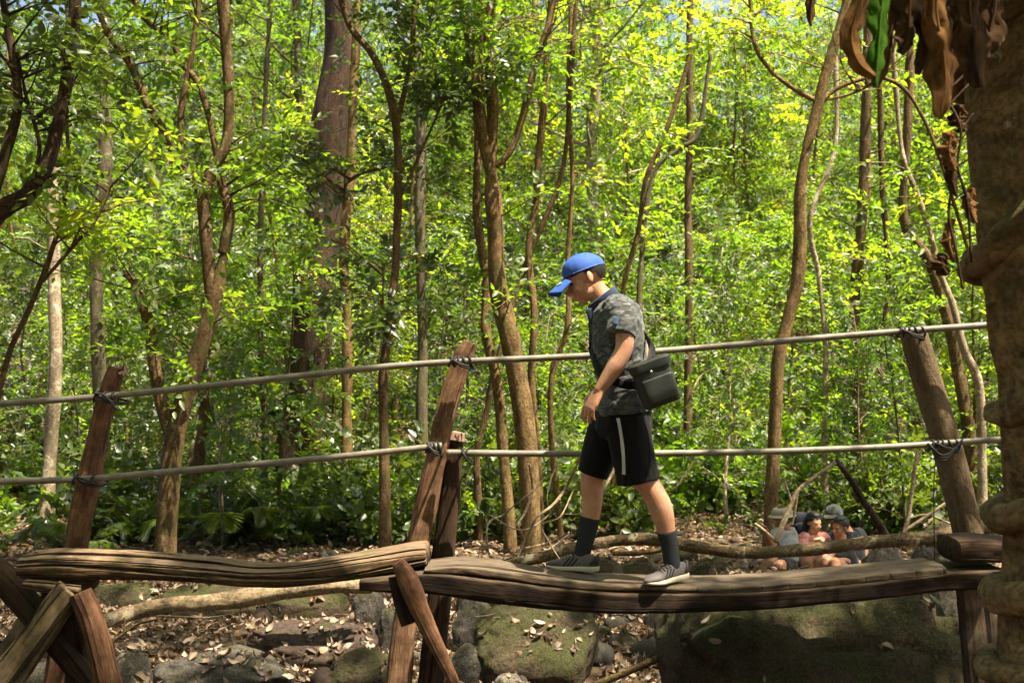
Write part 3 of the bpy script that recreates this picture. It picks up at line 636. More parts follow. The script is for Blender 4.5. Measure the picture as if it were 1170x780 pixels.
# big near trunk at the right edge, wrapped by a climbing stem
TD = 3.35
tr_y = [-260, -100, 60, 200, 330, 420, 520, 620, 700, 800, 900, 1150]; tr_x = [1200, 1204, 1210, 1218, 1230, 1240, 1246, 1250, 1250, 1250, 1250, 1250]; tr_r = [112, 108, 104, 100, 96, 94, 96, 96, 100, 106, 114, 140]
tpath = np.array([at(a, b, TD) for a, b in zip(tr_x, tr_y)])[::-1]; trr = np.array(tr_r)[::-1] / F * TD
tbase = np.array((tpath[0][0], TD, float(hgt(tpath[0][0], TD))))
tup = np.array([tpath[-1] + np.array((-.08 * k, .1 * k, 1.2 * k)) for k in range(1, 8)])
root = empty('tree', tbase); tag(root, 'thick brown trunk at the right edge coiled by a woody climber', 'tree')
fp = np.vstack([tpath, tup]); fr = np.concatenate([trr, np.linspace(.29, .12, 7)])
mk('trunk', loft(fp, fr, n=120, m=520, noise=.045, nf=3.2, ns=3, disp=lambda th, L, tc: .018 * fbm(tc * np.array([11, 11, 3.5]), 4, 4) - .012 * np.clip(.15 - np.abs(fbm(tc * np.array([6, 6, 2.]), 8, 3)), 0, 1) / .15), B_big, root)
rr_ = np.random.default_rng(50); O, A, Gs = [], [], []
for q in range(240):
    c_ = fp[-1] + np.array((0, 0, -1.5)) + nrm(rr_.normal(size=3)) * np.array((2.8, 2.8, 1.4)) * (.3 + .7 * rr_.random())
    for s_ in range(5): O.append(c_ + rr_.normal(size=3) * .3); A.append(nrm(rr_.normal(size=3)))
    if q % 8 == 0: Gs.append(loft([fp[-3], (fp[-3] + c_) / 2 + (0, 0, .4), c_], [.05, .03, .01], n=6, m=8))
mk('limb', join(*Gs), B_big, root)
k_ = ~in_gap(np.array(O)); O = np.array(O)[k_]; A = np.array(A)[k_]
link('crown', leaf_mesh('crown', *sprays(np.array(O) - tbase, np.array(A), np.full(len(O), .4), 8, .13, .25, rr_)), MLd, root)
# climber
ly = [1010, 880, 775, 690, 590, 470, 290, 60, -170, -420]   # rows where the coil turns round the trunk's left side
zs = [at(0, y_, TD)[2] for y_ in ly]; lp, lr = [], []
for t_ in np.linspace(0, len(ly) - 1.001, 200):
    i_ = int(t_); fr_ = t_ - i_; fr_ = fr_ * 1.75 if fr_ < .5 else .875 + (fr_ - .5) * .25; z = zs[i_] + (zs[i_ + 1] - zs[i_]) * fr_; th = math.pi + 2 * math.pi * t_
    cx = np.interp(z, tpath[:, 2], tpath[:, 0]); R_ = np.interp(z, tpath[:, 2], trr)
    wob = .018 * math.sin(t_ * 11) ; lp.append((cx + (R_ + .004 + wob * .5) * math.cos(th), TD + (R_ + .004) * math.sin(th), z + .02 * math.sin(t_ * 7))); lr.append(.040 + .018 * math.sin(t_ * 9.3) * math.sin(t_ * 3.1) + .008 * (i_ < 4) + .016 * (i_ >= 5))
lp = np.array(lp)
o = mk('climbing_stem', loft(lp, np.array(lr), n=30, m=900, noise=.036, nf=6, ns=6, disp=lambda th, L, tc: .012 * fbm(tc * np.array([30, 30, 9]), 14, 3)), B_liana); tag(o, 'thick woody climber spiralling up the trunk at the right edge', 'climber')
# bird's-nest fern with hanging dead fronds
def ribbon(pts, wd, D0, seed, wav=.42, th=.0016, curl=.45):
    P = catmull(np.array([at(p[0], p[1], D0 + (p[2] if len(p) > 2 else 0)) for p in pts]), 40); m = 40; n = 9
    T = nrm(np.gradient(P, axis=0)); S = nrm(np.cross(T, (0, 1., .15))); N_ = np.cross(S, T)
    tt = np.linspace(0, 1, m); W_ = wd / F * D0 / 2 * np.clip(np.sin(np.pi * (tt * .86 + .12)) ** .55, .05, 1)
    s = np.linspace(-1, 1, n)
    nz = fbm(np.stack([np.outer(tt, np.ones(n)) * 9, np.outer(np.ones(m), s) * 1.5, np.full((m, n), seed * 3.)], -1), seed, 3)
    edge = 1 + wav * fbm(np.stack([np.outer(tt, np.ones(n)) * 14, np.outer(np.ones(m), np.sign(s)), np.full((m, n), seed * 5.)], -1), seed + 2, 3) * 1.6
    X = P[:, None] + S[:, None] * (W_[:, None] * s[None] * edge)[..., None] + N_[:, None] * ((np.abs(s)[None] ** 1.5 * curl + nz * wav) * W_[:, None])[..., None]
    tc = np.stack([np.outer(W_, s), nz * .02, np.outer(tt, np.ones(n))], -1)
    V1 = X.reshape(-1, 3); V2 = (X + N_[:, None] * th).reshape(-1, 3); i = np.arange(m - 1)[:, None] * n; j = np.arange(n - 1)[None]
    Q = np.stack([i + j, i + j + 1, i + n + j + 1, i + n + j], -1).reshape(-1, 4); mn = m * n
    e = [np.stack([np.arange(m - 1) * n + k, np.arange(1, m) * n + k, np.arange(1, m) * n + k + mn, np.arange(m - 1) * n + k + mn], -1) for k in (0, n - 1)]
    rib = loft(P, .0035, n=5, m=30)
    return join((np.vstack([V1, V2]), [np.vstack([Q, Q[:, ::-1] + mn] + e)], np.vstack([tc.reshape(-1, 3)] * 2)), rib)
def m_frond(name, c1, c2, c3, tr=.3):
    t = NT(name); v = t.coord('tc', (1, 1, .3)); n_ = t.noise(v, 30, 6, .7, .5); n2 = t.noise(t.coord('tc', (8, 1, .6)), 5, 5, .7)
    c = t.mix(t.ramp(n_, [(.3, (0, 0, 0)), (.7, (1, 1, 1))]), c1, c2); c = t.mix(t.ramp(n2, [(.5, (0, 0, 0)), (.65, (.9,) * 3)]), c, c3)
    d = t.n('BsdfPrincipled', {'Base Color': c, 'Roughness': .85, 'Specular IOR Level': .12, 'Normal': t.bump(n_, .5, .004)}); tl = t.n('BsdfTranslucent', {'Color': c})
    m = t.n('MixShader', {0: tr, 1: d.outputs[0], 2: tl.outputs[0]}); t.t.links.new(m.outputs[0], t.out.inputs[0]); return t.m
MFb = m_frond('frond_brown', (.14, .062, .020), (.36, .19, .07), (.05, .026, .012), .4)
MFd = m_frond('frond_dark', (.035, .018, .009), (.12, .062, .028), (.014, .009, .006), .25)
MFg = m_frond('frond_green', (.06, .16, .012), (.10, .24, .02), (.05, .12, .012), .55)
root = empty('hanging_fern', at(1120, -60, 2.95)); tag(root, 'large fern with hanging dead brown fronds and one green frond on near trunk', 'fern')
FD = 2.75
for (pts, wd, mt, sd_) in (([(1075, -160), (1010, -70), (984, 0), (973, 40), (980, 70), (1000, 88)], 24, MFb, 1), ([(1070, -150), (1020, -80), (1008, 0), (1004, 50), (1000, 100)], 26, MFg, 2),
    ([(1080, -150), (1046, -60), (1040, 0), (1038, 40), (1030, 62)], 34, MFd, 3), ([(1090, -140), (1076, -40), (1070, 10), (1078, 60), (1080, 100), (1074, 135)], 38, MFb, 4),
    ([(1110, -140), (1110, -60), (1108, 0), (1112, 50), (1120, 100)], 44, MFd, 5), ([(1130, -140), (1140, -60), (1138, 0), (1130, 40), (1124, 66)], 40, MFd, 6), ([(1095, -120), (1062, -40), (1054, 10), (1060, 50), (1048, 85)], 24, MFd, 7),
    ([(1080, -140), (1030, -50), (1020, 20), (1012, 70), (1004, 98)], 13, MFb, 8), ([(1100, -120), (1098, -30), (1092, 30), (1086, 70)], 34, MFd, 9), ([(960, -100), (936, -40), (928, 0), (926, 30)], 13, MFd, 10), ([(1120, -120), (1100, -20), (1090, 40), (1100, 80)], 20, MFb, 11)):
    ox = {5: .12, 6: .0}.get(sd_, 0)
    mk('frond', ribbon(pts, wd, FD + .03 * sd_ / 2 - ox, sd_), mt, root)
mk('fern_crown', join(*[loft([at(1090 + k * 12, -190, 2.85), at(1085 + k * 10, -120 - 10 * (k % 2), 2.85)], [.08, .03], n=10, m=8, noise=.03, nf=12, ns=k) for k in range(4)]), MFd, root)
root = empty('dead_vine', at(1095, 300, 3.1)); tag(root, 'dry dangling vine with curled dead leaves beside the near trunk', 'vine')
vn = [[(1050, 60), (1062, 95), (1085, 120), (1098, 150), (1094, 190), (1105, 230), (1110, 300)], [(1085, 120), (1104, 100), (1112, 92)], [(1094, 190), (1084, 240), (1092, 285), (1100, 330)], [(1062, 95), (1078, 105), (1100, 88), (1118, 70)], [(1098, 150), (1112, 130)], [(1010, 90), (1020, 60), (1028, 20)]]
mk('vine_stem', join(*[loft([at(a, b, 3.05) for a, b in q], .0045, n=6, m=30, noise=.002, nf=40) for q in vn]), B_dark, root)
for k, (a, b, w_, h_) in enumerate(((1088, 150, 20, 45), (1090, 165, 14, 60), (1112, 215, 16, 40), (1080, 290, 18, 24), (1088, 250, 14, 50), (1100, 120, 22, 30))):
    mk('dead_leaf', ribbon([(a, b), (a - 4, b + h_ * .5), (a + 3, b + h_)], w_, 3.03 + .01 * k, 20 + k, .45), MFd if k % 2 else MFb, root)

# ------------------------------------------------------------------ fallen trunks and sticks
def log(name, label, D, pts, w0, w1, mat, sd, cat='fallen branch', side=(), noise=.35):
    P = np.array(limb_pts(pts, D)); rr = np.linspace(w0, w1, len(P)) / 2 / F * D
    Gs = [loft(P, rr, n=20, m=160, noise=rr.mean() * noise, nf=10, ns=sd)]
    for s_, a, b in side: Q = np.array(limb_pts(s_, D)); Gs.append(loft(Q, np.linspace(a, b, len(Q)) / 2 / F * D, n=8, m=30, noise=.003, nf=30, ns=sd + 1))
    o = mk(name, join(*Gs), mat); tag(o, label, cat); return o
log('fallen_branch', 'long pale barkless branch lying on rocks below the split log', 7.3, [(108, 714, -.3), (150, 700), (205, 690), (232, 688), (280, 683), (330, 674), (380, 668), (423, 667, .1)], 17, 21, B_dead, 2)
log('fallen_tree', 'mossy fallen trunk lying across the creek behind the walker', 8.7, [(568, 648), (605, 640), (650, 626), (700, 618), (745, 616), (800, 625), (850, 631), (900, 629), (950, 624), (1000, 618), (1050, 614), (1100, 606, .1), (1160, 598, .2)], 13, 16, m_bark('bark_fallen', (.055, .036, .018), (.20, .145, .08), (.36, .31, .20), .3, 16, .55), 4, 'fallen trunk')
log('fallen_branch', 'thin brown branch under the fallen trunk between the shoes', 9.0, [(700, 632), (730, 632), (756, 628)], 5, 6, B_brown, 5)
log('dry_stick', 'pale forked stick leaning up from the fallen trunk by the hat wearer', 8.5, [(886, 618), (893, 602), (903, 578), (912, 560), (930, 545), (955, 528)], 6, 4, B_twig, 6, 'stick', [([(905, 575), (900, 560), (895, 545)], 4, 2), ([(886, 618), (872, 605), (862, 598)], 4, 3), ([(912, 560), (908, 585), (905, 600)], 3, 2)])
log('dead_branch', 'dark dead stem leaning against the fallen trunk right of hikers', 8.9, [(1012, 612), (1000, 592), (985, 570), (970, 545), (955, 526)], 10, 5, B_dark, 7, 'stick')
log('dry_stick', 'pale crooked stick standing behind the fallen trunk near the right post', 8.9, [(1032, 612), (1038, 590), (1042, 560), (1046, 530), (1050, 515)], 5, 3, B_twig, 8, 'stick', [([(1034, 606), (1055, 592), (1080, 575), (1095, 565)], 5, 3), ([(1038, 592), (1060, 588), (1090, 600)], 3, 2)])
log('dry_stick', 'bare stick poking up beside the trailing sock', 8.6, [(775, 622), (782, 608), (788, 592), (790, 575)], 4, 2, B_brown, 9, 'stick')
log('dead_branch', 'slanting dead pole on the ground in front of the boulders', 6.4, [(680, 782), (715, 768), (750, 752), (772, 738)], 7, 10, B_brown, 10, 'stick')
log('dry_stick', 'thin bent twig among leaves beside the left trestle', 6.9, [(124, 742), (132, 730), (142, 722), (142, 705)], 4, 2.5, B_brown, 11, 'stick', [([(142, 722), (160, 712), (186, 706)], 3, 1.5)])
log('dry_stick', 'pale twig lying in front of the long low rock', 8.0, [(150, 702), (200, 704), (240, 705), (268, 700)], 2.5, 1.5, B_twig, 12, 'stick')
log('dry_stick', 'curved dark stick by the trestle foot at the bottom edge', 6.4, [(55, 784), (75, 772), (98, 762), (118, 757)], 4, 5, B_brown, 13, 'stick')
root_t = empty('dry_vine_tangle', at(600, 640, 8.4)); tag(root_t, 'tangle of pale dry vine stems beside the walker\'s leading leg', 'dry vines')
tg = [[(600, 622), (606, 605), (614, 590), (630, 578), (645, 560), (655, 540), (664, 520)], [(560, 640), (556, 610), (560, 595), (575, 588), (590, 575), (610, 560), (622, 545)], [(556, 628), (556, 600), (558, 588), (580, 600), (600, 605), (625, 590), (640, 570)], [(590, 640), (598, 618), (592, 600), (600, 585), (608, 560), (605, 530)], [(640, 640), (628, 620), (620, 600), (640, 590), (655, 560)], [(668, 620), (690, 560), (700, 540), (708, 520)], [(575, 640), (600, 632), (625, 628), (650, 610)], [(630, 590), (625, 570), (630, 545), (638, 530)], [(650, 608), (636, 616), (618, 622), (600, 626)], [(545, 640), (550, 625), (555, 612)]]
mk('vine', join(*[loft(limb_pts([(a, b, .15 * math.sin(a * .1 + k)) for a, b in q], 8.3), .011 if k in (0, 5, 3) else .006, n=7, m=40, noise=.004, nf=12, ns=k) for k, q in enumerate(tg)]), B_twig, root_t)
tg2 = [[(1045, 480), (1050, 440), (1060, 420), (1075, 400)], [(1052, 470), (1056, 500), (1048, 530)], [(780, 470), (790, 450), (800, 430), (818, 420)], [(770, 560), (800, 520), (830, 500), (842, 480)]]
ot = mk('dry_vine', join(*[loft(limb_pts([(a, b, .1 * math.sin(a)) for a, b in q], 10), .007, n=6, m=24, noise=.003, nf=12, ns=k) for k, q in enumerate(tg2)]), B_twig)
tag(ot, 'loose pale vine stems hanging in the bushes right of the walker', 'dry vines')

# ------------------------------------------------------------------ leaf litter
def grid_bvh():
    Vs, Fs, o = [], [], 0
    for V, fs in [(GV, [GQ])] + rockG:
        Vs.append(V)
        for f in fs: Fs += (f + o).tolist()
        o += len(V)
    return BVHTree.FromPolygons(np.vstack(Vs).tolist(), Fs)
bvh = grid_bvh()
def litter(n, y0, y1, ll, pw, rs, xr=None):
    r = np.random.default_rng(rs); P, Dv, Nv, L = [], [], [], []
    while len(P) < n:
        y = y0 + (y1 - y0) * r.random() ** pw; x = (r.random() * 2 - 1) * (y * .52 + .5) if xr is None else xr[0] + (xr[1] - xr[0]) * r.random()
        if fbm(np.array([[x * .9, y * .9, 1.]]), 77, 2)[0] < -.75 + .5 * (r.random() - .5): continue
        h = bvh.ray_cast(Vector((x, y, 9)), Vector((0, 0, -1)))
        if h[0] is None: continue
        if h[1].z < .6 and r.random() < .8: continue
        if h[0].z - float(hgt(x, y)) > .12 and r.random() < (.5 if fbm(np.array([[x * 4, y * 4, 2.]]), 31, 2)[0] > .15 else .93): continue
        nn = nrm(np.array(h[1]) + r.normal(size=3) * .38); d = np.cross(nn, r.normal(size=3))
        P.append(np.array(h[0]) + np.array((0, 0, .006 + .022 * r.random()))); Dv.append(d); Nv.append(nn); L.append(ll * (.4 + .8 * r.random() ** 1.5))
    return P, Dv, Nv, L
def litter_obj(n, y0, y1, ll, pw, rs, xr=None):
    P, Dv, Nv, L = litter(n, y0, y1, ll, pw, rs, xr); r = np.random.default_rng(rs + 1); L = np.array(L)
    return leaf_geo(np.array(P), np.array(Dv), np.array(Nv), L, L * (.18 + .18 * r.random(len(L))), r.random(len(L)) ** 1.3, droop=.15, fold=.38)
def fine_leaves(P, Dv, Nv, L, Wd, val, r):
    Dv = nrm(Dv); S = nrm(np.cross(Dv, Nv)); N_ = nrm(np.cross(S, Dv)); n = len(P); m = 7
    t_ = np.linspace(0, 1, m); wp = np.sin(np.pi * np.clip(t_ * .93 + .05, 0, 1)) ** .8 * (1.15 - .5 * t_); cur = r.normal(size=n) * 1.1 + .6; cup = r.normal(size=n) * .5 + .35; tw = r.normal(size=n) * .7
    a = cur[:, None] * (t_ - .5)[None]; x = (t_ - .5)[None] * np.cos(a * .6); z = np.abs(cur)[:, None] * .22 * (2 * t_ - 1)[None] ** 2 * np.sign(cur)[:, None]
    V = np.empty((n, m, 3, 3))
    for k, sg in enumerate((-1, 0, 1)):
        ww = sg * wp[None] * Wd[:, None] * (1 + .15 * r.normal(size=(n, m))); ta = tw[:, None] * (t_ - .5)[None]
        V[:, :, k] = P[:, None] + Dv[:, None] * (x * L[:, None])[..., None] + S[:, None] * (ww * np.cos(ta))[..., None] + N_[:, None] * (z * L[:, None] + ww * np.sin(ta) + cup[:, None] * np.abs(ww) * .8)[..., None]
    i = np.arange(m - 1)[:, None] * 3; j = np.arange(2)[None]; Q = np.stack([i + j, i + j + 1, i + j + 4, i + j + 3], -1).reshape(-1, 4)
    return V.reshape(-1, 3), (np.arange(n)[:, None, None] * (m * 3) + Q[None]).reshape(-1, 4), np.repeat(val, m * 3)
def litter_fine(n, y0, y1, ll, pw, rs):
    P, Dv, Nv, L = litter(n, y0, y1, ll, pw, rs); r = np.random.default_rng(rs + 1); L = np.array(L)
    return fine_leaves(np.array(P), np.array(Dv), np.array(Nv), L, L * (.16 + .14 * r.random(len(L))), r.random(len(L)) ** 1.3, r)
parts_ = [litter_fine(30000, 5.2, 11, .088, .8, 1), litter_obj(32000, 10, 20, .10, 1.1, 2), litter_obj(6000, 18, 32, .14, 1.2, 3)]
o_ = 0; Vs, Qs, As = [], [], []
for V_, Q_, a_ in parts_: Vs.append(V_); Qs.append(Q_ + o_); As.append(a_); o_ += len(V_)
tag(link('leaf_litter', mesh_np('leaf_litter', np.vstack(Vs), np.vstack(Qs), smooth=False, attr=np.concatenate(As)), MLt), 'dry brown fallen leaves covering the creek bed and banks', 'fallen leaves', kind='stuff')

# low seedlings as ground cover and a few palm-like plants
r = np.random.default_rng(5); O = []; A = []
for q in range(1300):
    y = 13.2 + 14 * r.random() ** 1.2; x = (r.random() * 2 - 1) * (y * .52 + .5)
    if fbm(np.array([[x * .5, y * .5, 9.]]), 55, 2)[0] < -.15: continue
    z = float(hgt(x, y)); O.append((x, y, z + .12 * r.random())); A.append(nrm(np.array((r.normal() * .6, r.normal() * .6, 1))))
tag(link('ground_cover', leaf_mesh('ground_cover', *sprays(np.array(O), np.array(A), np.full(len(O), .22), 6, .09, .28, r)), MLn), 'low green seedlings scattered over the far bank', 'ground cover', kind='stuff')
def palm(x, y, n, L, sd, label):
    r = np.random.default_rng(sd); z = float(hgt(x, y)); root = empty('palm_plant', (x, y, z)); tag(root, label, 'palm')
    for k in range(n):
        th = 6.283 * k / n + r.normal() * .2; e = .5 + .6 * r.random(); d = np.array((math.cos(th) * math.cos(e), math.sin(th) * math.cos(e), math.sin(e)))
        P = catmull([np.zeros(3), d * L * .5, d * L * .85 + np.array((0, 0, -.12 * L)), d * L * 1.05 + np.array((0, 0, -.4 * L))], 26)
        T = nrm(np.gradient(P, axis=0)); S = nrm(np.cross(T, (0, 0, 1.)))
        pp, dv, ll = [], [], []
        for i_ in range(6, 26):
            for s_ in (-1, 1): pp.append(P[i_]); dv.append(T[i_] * .7 + S[i_] * s_ - np.array((0, 0, .15))); ll.append(L * .32 * math.sin(math.pi * (i_ - 3) / 25))
        n_ = len(pp); lf = leaf_geo(np.array(pp), np.array(dv), np.tile((0, 0, 1.), (n_, 1)) + r.normal(size=(n_, 3)) * .1, np.array(ll), np.array(ll) * .07, np.full(n_, .4 + .3 * r.random()))
        st = loft(P, [.008, .006, .004, .002], n=5, m=20)
        q_ = [lf[1], st[1][0] + len(lf[0])]
        link('frond', mesh_np('frond', np.vstack([lf[0], st[0]]), [np.vstack(q_)], smooth=False, attr=np.concatenate([lf[2], np.full(len(st[0]), .3)])), MLn, root)
palm(-3.35, 12.6, 9, 1.0, 1, 'low palm with narrow fronds right of the left rail post'); palm(-2.55, 12.9, 8, .85, 2, 'low palm with spread fronds beside the forked tree'); palm(-.15, 13.4, 10, .9, 3, 'bushy palm behind the middle bridge posts'); palm(-4.9, 12.4, 8, .8, 4, 'small palm beside the pale tree at far left')

rt = np.random.default_rng(90); Gs = []
for q in range(520):
    y = 6.2 + 9 * rt.random(); x = (rt.random() * 2 - 1) * (y * .5); h = bvh.ray_cast(Vector((x, y, 9)), Vector((0, 0, -1)))
    if h[0] is None or h[1].z < .5: continue
    a = rt.random() * 6.28; L = .08 + .35 * rt.random() ** 2; d = np.array((math.cos(a), math.sin(a), 0)) * L / 2; d[2] = .02 * rt.normal(); c_ = np.array(h[0]) + np.array((0, 0, .02)); b_ = rt.normal(size=3) * L * .08
    Gs.append(loft([c_ - d, c_ + b_ * (1, 1, .3), c_ + d], .002 + .004 * rt.random(), n=5, m=7))
tw = mk('fallen_twigs', join(*Gs), m_bark('bark_twig_litter', (.06, .04, .025), (.26, .19, .13), None, .1, 20)); tag(tw, 'thin dead twigs littering the creek bed among the leaves', 'twigs', kind='stuff')
# ------------------------------------------------------------------ footbridge
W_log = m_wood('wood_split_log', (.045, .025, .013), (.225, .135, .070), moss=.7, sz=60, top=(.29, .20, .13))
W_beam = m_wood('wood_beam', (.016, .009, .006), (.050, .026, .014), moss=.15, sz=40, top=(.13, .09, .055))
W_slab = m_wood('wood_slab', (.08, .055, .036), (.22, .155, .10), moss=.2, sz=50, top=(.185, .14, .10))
W_post = m_wood('wood_post', (.17, .085, .042), (.42, .25, .15), sz=60)
W_red = m_wood('wood_red_post', (.11, .05, .027), (.30, .155, .085), sz=55)
W_dk = m_wood('wood_dark', (.035, .02, .012), (.09, .05, .03), sz=38)
W_lt = m_wood('wood_light_leg', (.16, .11, .06), (.33, .24, .14), moss=.5, sz=38)
W_raw = m_wood('wood_broken_end', (.32, .19, .13), (.50, .34, .26), sz=60)
t = NT('rail_pipe'); v = t.coord('tc'); n1 = t.noise(v, 12, 6, .7); n2 = t.noise(t.coord('tc', (1, 1, .15)), 60, 4, .6)
M_pipe = t.finish(t.mix(t.ramp(n1, [(.35, (0, 0, 0)), (.65, (1, 1, 1))]), t.mix(n2, (.075, .062, .045), (.15, .132, .105)), (.21, .19, .155)), .55, t.bump(n2, .25, .003), .4, Metallic=.15)
M_tie = m_plain('tie_rope', (.018, .016, .015), .7)
br = empty('footbridge', (0, 5.45, 0)); tag(br, 'rustic timber footbridge of split logs with two pipe handrails per side', 'footbridge')
br['label'] = 'rustic log footbridge with leaning posts and two pipe handrails'
def grooves(amp, nf=9, sh=4., sd=1):
    def f(th, L, tc):
        g = np.zeros(th.shape)
        for k in range(3):
            c = 3.9 + k * .62 + .30 * np.sin(L * (.9 + .35 * k) + k * 1.9 + sd * 2) + .05 * np.sin(L * 7 + k * 2); dd = np.abs((th - c + np.pi) % (2 * np.pi) - np.pi)
            g -= 1.1 * amp * np.clip(.75 + .8 * np.sin(L * (1.2 + .3 * k) + 2 * k + sd), 0, 1) * np.exp(-(dd / (.055 + .03 * np.sin(L * 2 + k))) ** 2)
        for k in range(7):
            c = 3.55 + k * .32 + .16 * np.sin(L * (1.1 + .3 * k) + k * 2.1 + sd) + .06 * np.sin(L * 5 + k)
            wd = .030 + .012 * np.sin(L * 3 + k * 1.7); on = np.clip(.55 + 1.2 * np.sin(L * (1.4 + .2 * k) + k * 3 + sd), 0, 1)
            dd = np.abs((th - c + np.pi) % (2 * np.pi) - np.pi); g -= amp * on * np.exp(-(dd / wd) ** 2)
        return g + .010 * fbm(tc * np.array([26, 26, 3.5]), sd, 4) + .006 * fbm(tc * np.array([9, 9, 5]), sd + 3, 3)
    return f
def beam(pts, D, h_px, w_m, mat, name, expo=.6, parent=br, n=72, m=260, dsp=None, noise=.006, nf=9, ns=1, side=(0, 1, 0), rb=None):
    P = [at(p[0], p[1] - 2, D + (p[2] if len(p) > 2 else 0)) for p in pts]; h = .9 * (np.array(h_px) if np.ndim(h_px) else np.full(len(P), h_px)) / 2 / F * D
    return mk(name, loft(P, h, np.full(len(P), w_m / 2) if np.ndim(w_m) == 0 else np.array(w_m) / 2, n=n, m=m, side=side, expo=expo, noise=noise, nf=nf, ns=ns, disp=dsp), mat, parent)
# left split log walkway
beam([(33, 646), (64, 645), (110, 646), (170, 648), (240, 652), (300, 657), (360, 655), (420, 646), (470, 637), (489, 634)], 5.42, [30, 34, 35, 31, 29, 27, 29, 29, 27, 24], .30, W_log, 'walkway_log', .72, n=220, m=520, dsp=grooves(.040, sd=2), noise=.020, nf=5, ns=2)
beam([(40, 664), (66, 667), (102, 671)], 5.40, [18, 22, 16], .28, W_log, 'under_log', .8, dsp=grooves(.02, sd=4), noise=.02, ns=5)
mk('broken_end', join(*[loft([at(36 + dx, yy, 5.42 + dy), at(27 + dx * .5, yy + 1, 5.42 + dy * 1.1)], [.03, .008], [.022, .006], n=8, m=8, noise=.008, nf=20, ns=k) for k, (dx, yy, dy) in enumerate([(6, 636, -.05), (4, 644, .03), (7, 652, -.08), (5, 658, 0), (8, 640, .08)])]), W_dk, br)
# main beam and the slab on top of it
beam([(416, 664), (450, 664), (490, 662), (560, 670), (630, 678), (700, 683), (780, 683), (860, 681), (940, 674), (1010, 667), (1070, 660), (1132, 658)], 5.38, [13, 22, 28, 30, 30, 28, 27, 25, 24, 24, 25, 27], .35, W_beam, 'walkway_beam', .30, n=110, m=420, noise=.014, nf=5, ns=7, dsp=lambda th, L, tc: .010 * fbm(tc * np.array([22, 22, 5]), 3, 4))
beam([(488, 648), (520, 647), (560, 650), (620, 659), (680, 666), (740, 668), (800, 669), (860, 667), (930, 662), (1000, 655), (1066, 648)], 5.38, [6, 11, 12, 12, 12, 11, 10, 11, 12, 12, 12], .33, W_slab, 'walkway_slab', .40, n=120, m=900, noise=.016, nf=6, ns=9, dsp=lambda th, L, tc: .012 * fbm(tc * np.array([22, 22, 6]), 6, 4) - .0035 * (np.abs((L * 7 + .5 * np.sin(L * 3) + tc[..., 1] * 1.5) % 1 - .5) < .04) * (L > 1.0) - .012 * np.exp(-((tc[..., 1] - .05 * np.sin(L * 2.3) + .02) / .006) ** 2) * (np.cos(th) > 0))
beam([(1084, 628), (1110, 627), (1149, 629)], 5.36, [30, 31, 27], .30, W_dk, 'end_block', .45, dsp=grooves(.008, sd=6), ns=11)
# posts
def post(name, pts, D, w, d, mat, expo=.6, ns=1, dsp=None, noise=.008, nf=8, m=160):
    P = np.array([at(p[0], p[1], D + (p[2] if len(p) > 2 else 0)) for p in pts]); k = len(P)
    ww = (np.array(w) if np.ndim(w) else np.full(k, w)) / 2 / F * D * .86; dd = np.array(d) / 2 if np.ndim(d) else np.full(k, d / 2)
    g = float(hgt(P[-1][0], P[-1][1])); e = P[-1] + (P[-1] - P[-2]) * max(0, (P[-1][2] - g + .08) / (P[-2][2] - P[-1][2]))
    P = np.vstack([P, e]); ww = np.append(ww, ww[-1]); dd = np.append(dd, dd[-1])
    return mk(name, loft(P, dd, ww, n=40, m=m, side=(1, 0, 0), expo=expo, noise=noise, nf=nf, ns=ns, disp=dsp), mat, br)
gv = lambda a, s: (lambda th, L, tc: grooves(a, sd=s)(th, L, tc))
p1 = post('post', [(538, 391), (532, 403), (527, 415), (510, 470), (495, 540), (477, 620), (466, 680), (455, 780)], 5.86, [15, 22, 25, 27, 28, 29, 31, 34], .12, W_post, .5, 21, gv(.010, 3)); p1['label'] = 'tall squared middle post leaning right'
p2 = post('post', [(521, 495), (518, 515), (514, 570), (505, 650), (498, 720), (492, 790)], 5.92, [18, 24, 27, 31, 33, 35], .12, W_dk, .6, 23, gv(.008, 5)); p2['label'] = 'short dark post beside the middle post'
mk('post_end', loft([at(522, 493, 5.90), at(520, 503, 5.90)], [.045, .055], [.045, .055], n=24, m=10, noise=.006, nf=20, ns=3), W_raw, p2)
p3 = post('post', [(134, 420), (128, 440), (117, 480), (104, 540), (90, 610), (78, 690), (62, 800)], 5.86, [16, 21, 24, 26, 29, 32, 35], .13, W_red, .8, 25, gv(.012, 7), .014, 6); p3['label'] = 'rough reddish left post with splintered top'
spl = [loft([at(134 + dx, 428, 5.86 + dy), at(136 + dx * 1.2, 421 - h, 5.86 + dy)], [.020, .004], [.016, .003], n=7, m=8, noise=.004, nf=30, ns=k) for k, (dx, dy, h) in enumerate([(-7, 0, 2), (-3, -.03, 7), (2, .02, 5), (6, -.01, 8), (8, .03, 1), (0, .04, 3), (4, -.045, -3)])]
mk('splintered_end', join(*spl), W_raw, p3)
p4 = post('post', [(1043, 375), (1048, 392), (1062, 440), (1080, 500), (1097, 570), (1113, 640), (1122, 690)], 5.88, [34, 36, 36, 35, 38, 42, 46], .15, m_bark('post_bark', (.09, .06, .035), (.18, .13, .08), (.24, .19, .13), .1, 11, .62, .8, .3), .95, 27, None, .014, 6); p4['label'] = 'thick barked right post leaning left'
post('leg', [(1112, 668), (1118, 720), (1124, 790)], 5.45, [44, 46, 48], .10, W_slab, .5, 29, gv(.008, 2))
post('leg', [(82, 672), (60, 700), (28, 745), (-5, 792)], 5.30, [34, 38, 42, 46], .11, W_lt, .55, 31, gv(.014, 4))
post('leg', [(92, 676), (104, 705), (116, 750), (128, 800)], 5.28, [25, 28, 31, 33], .12, W_red, .6, 33, gv(.014, 6))
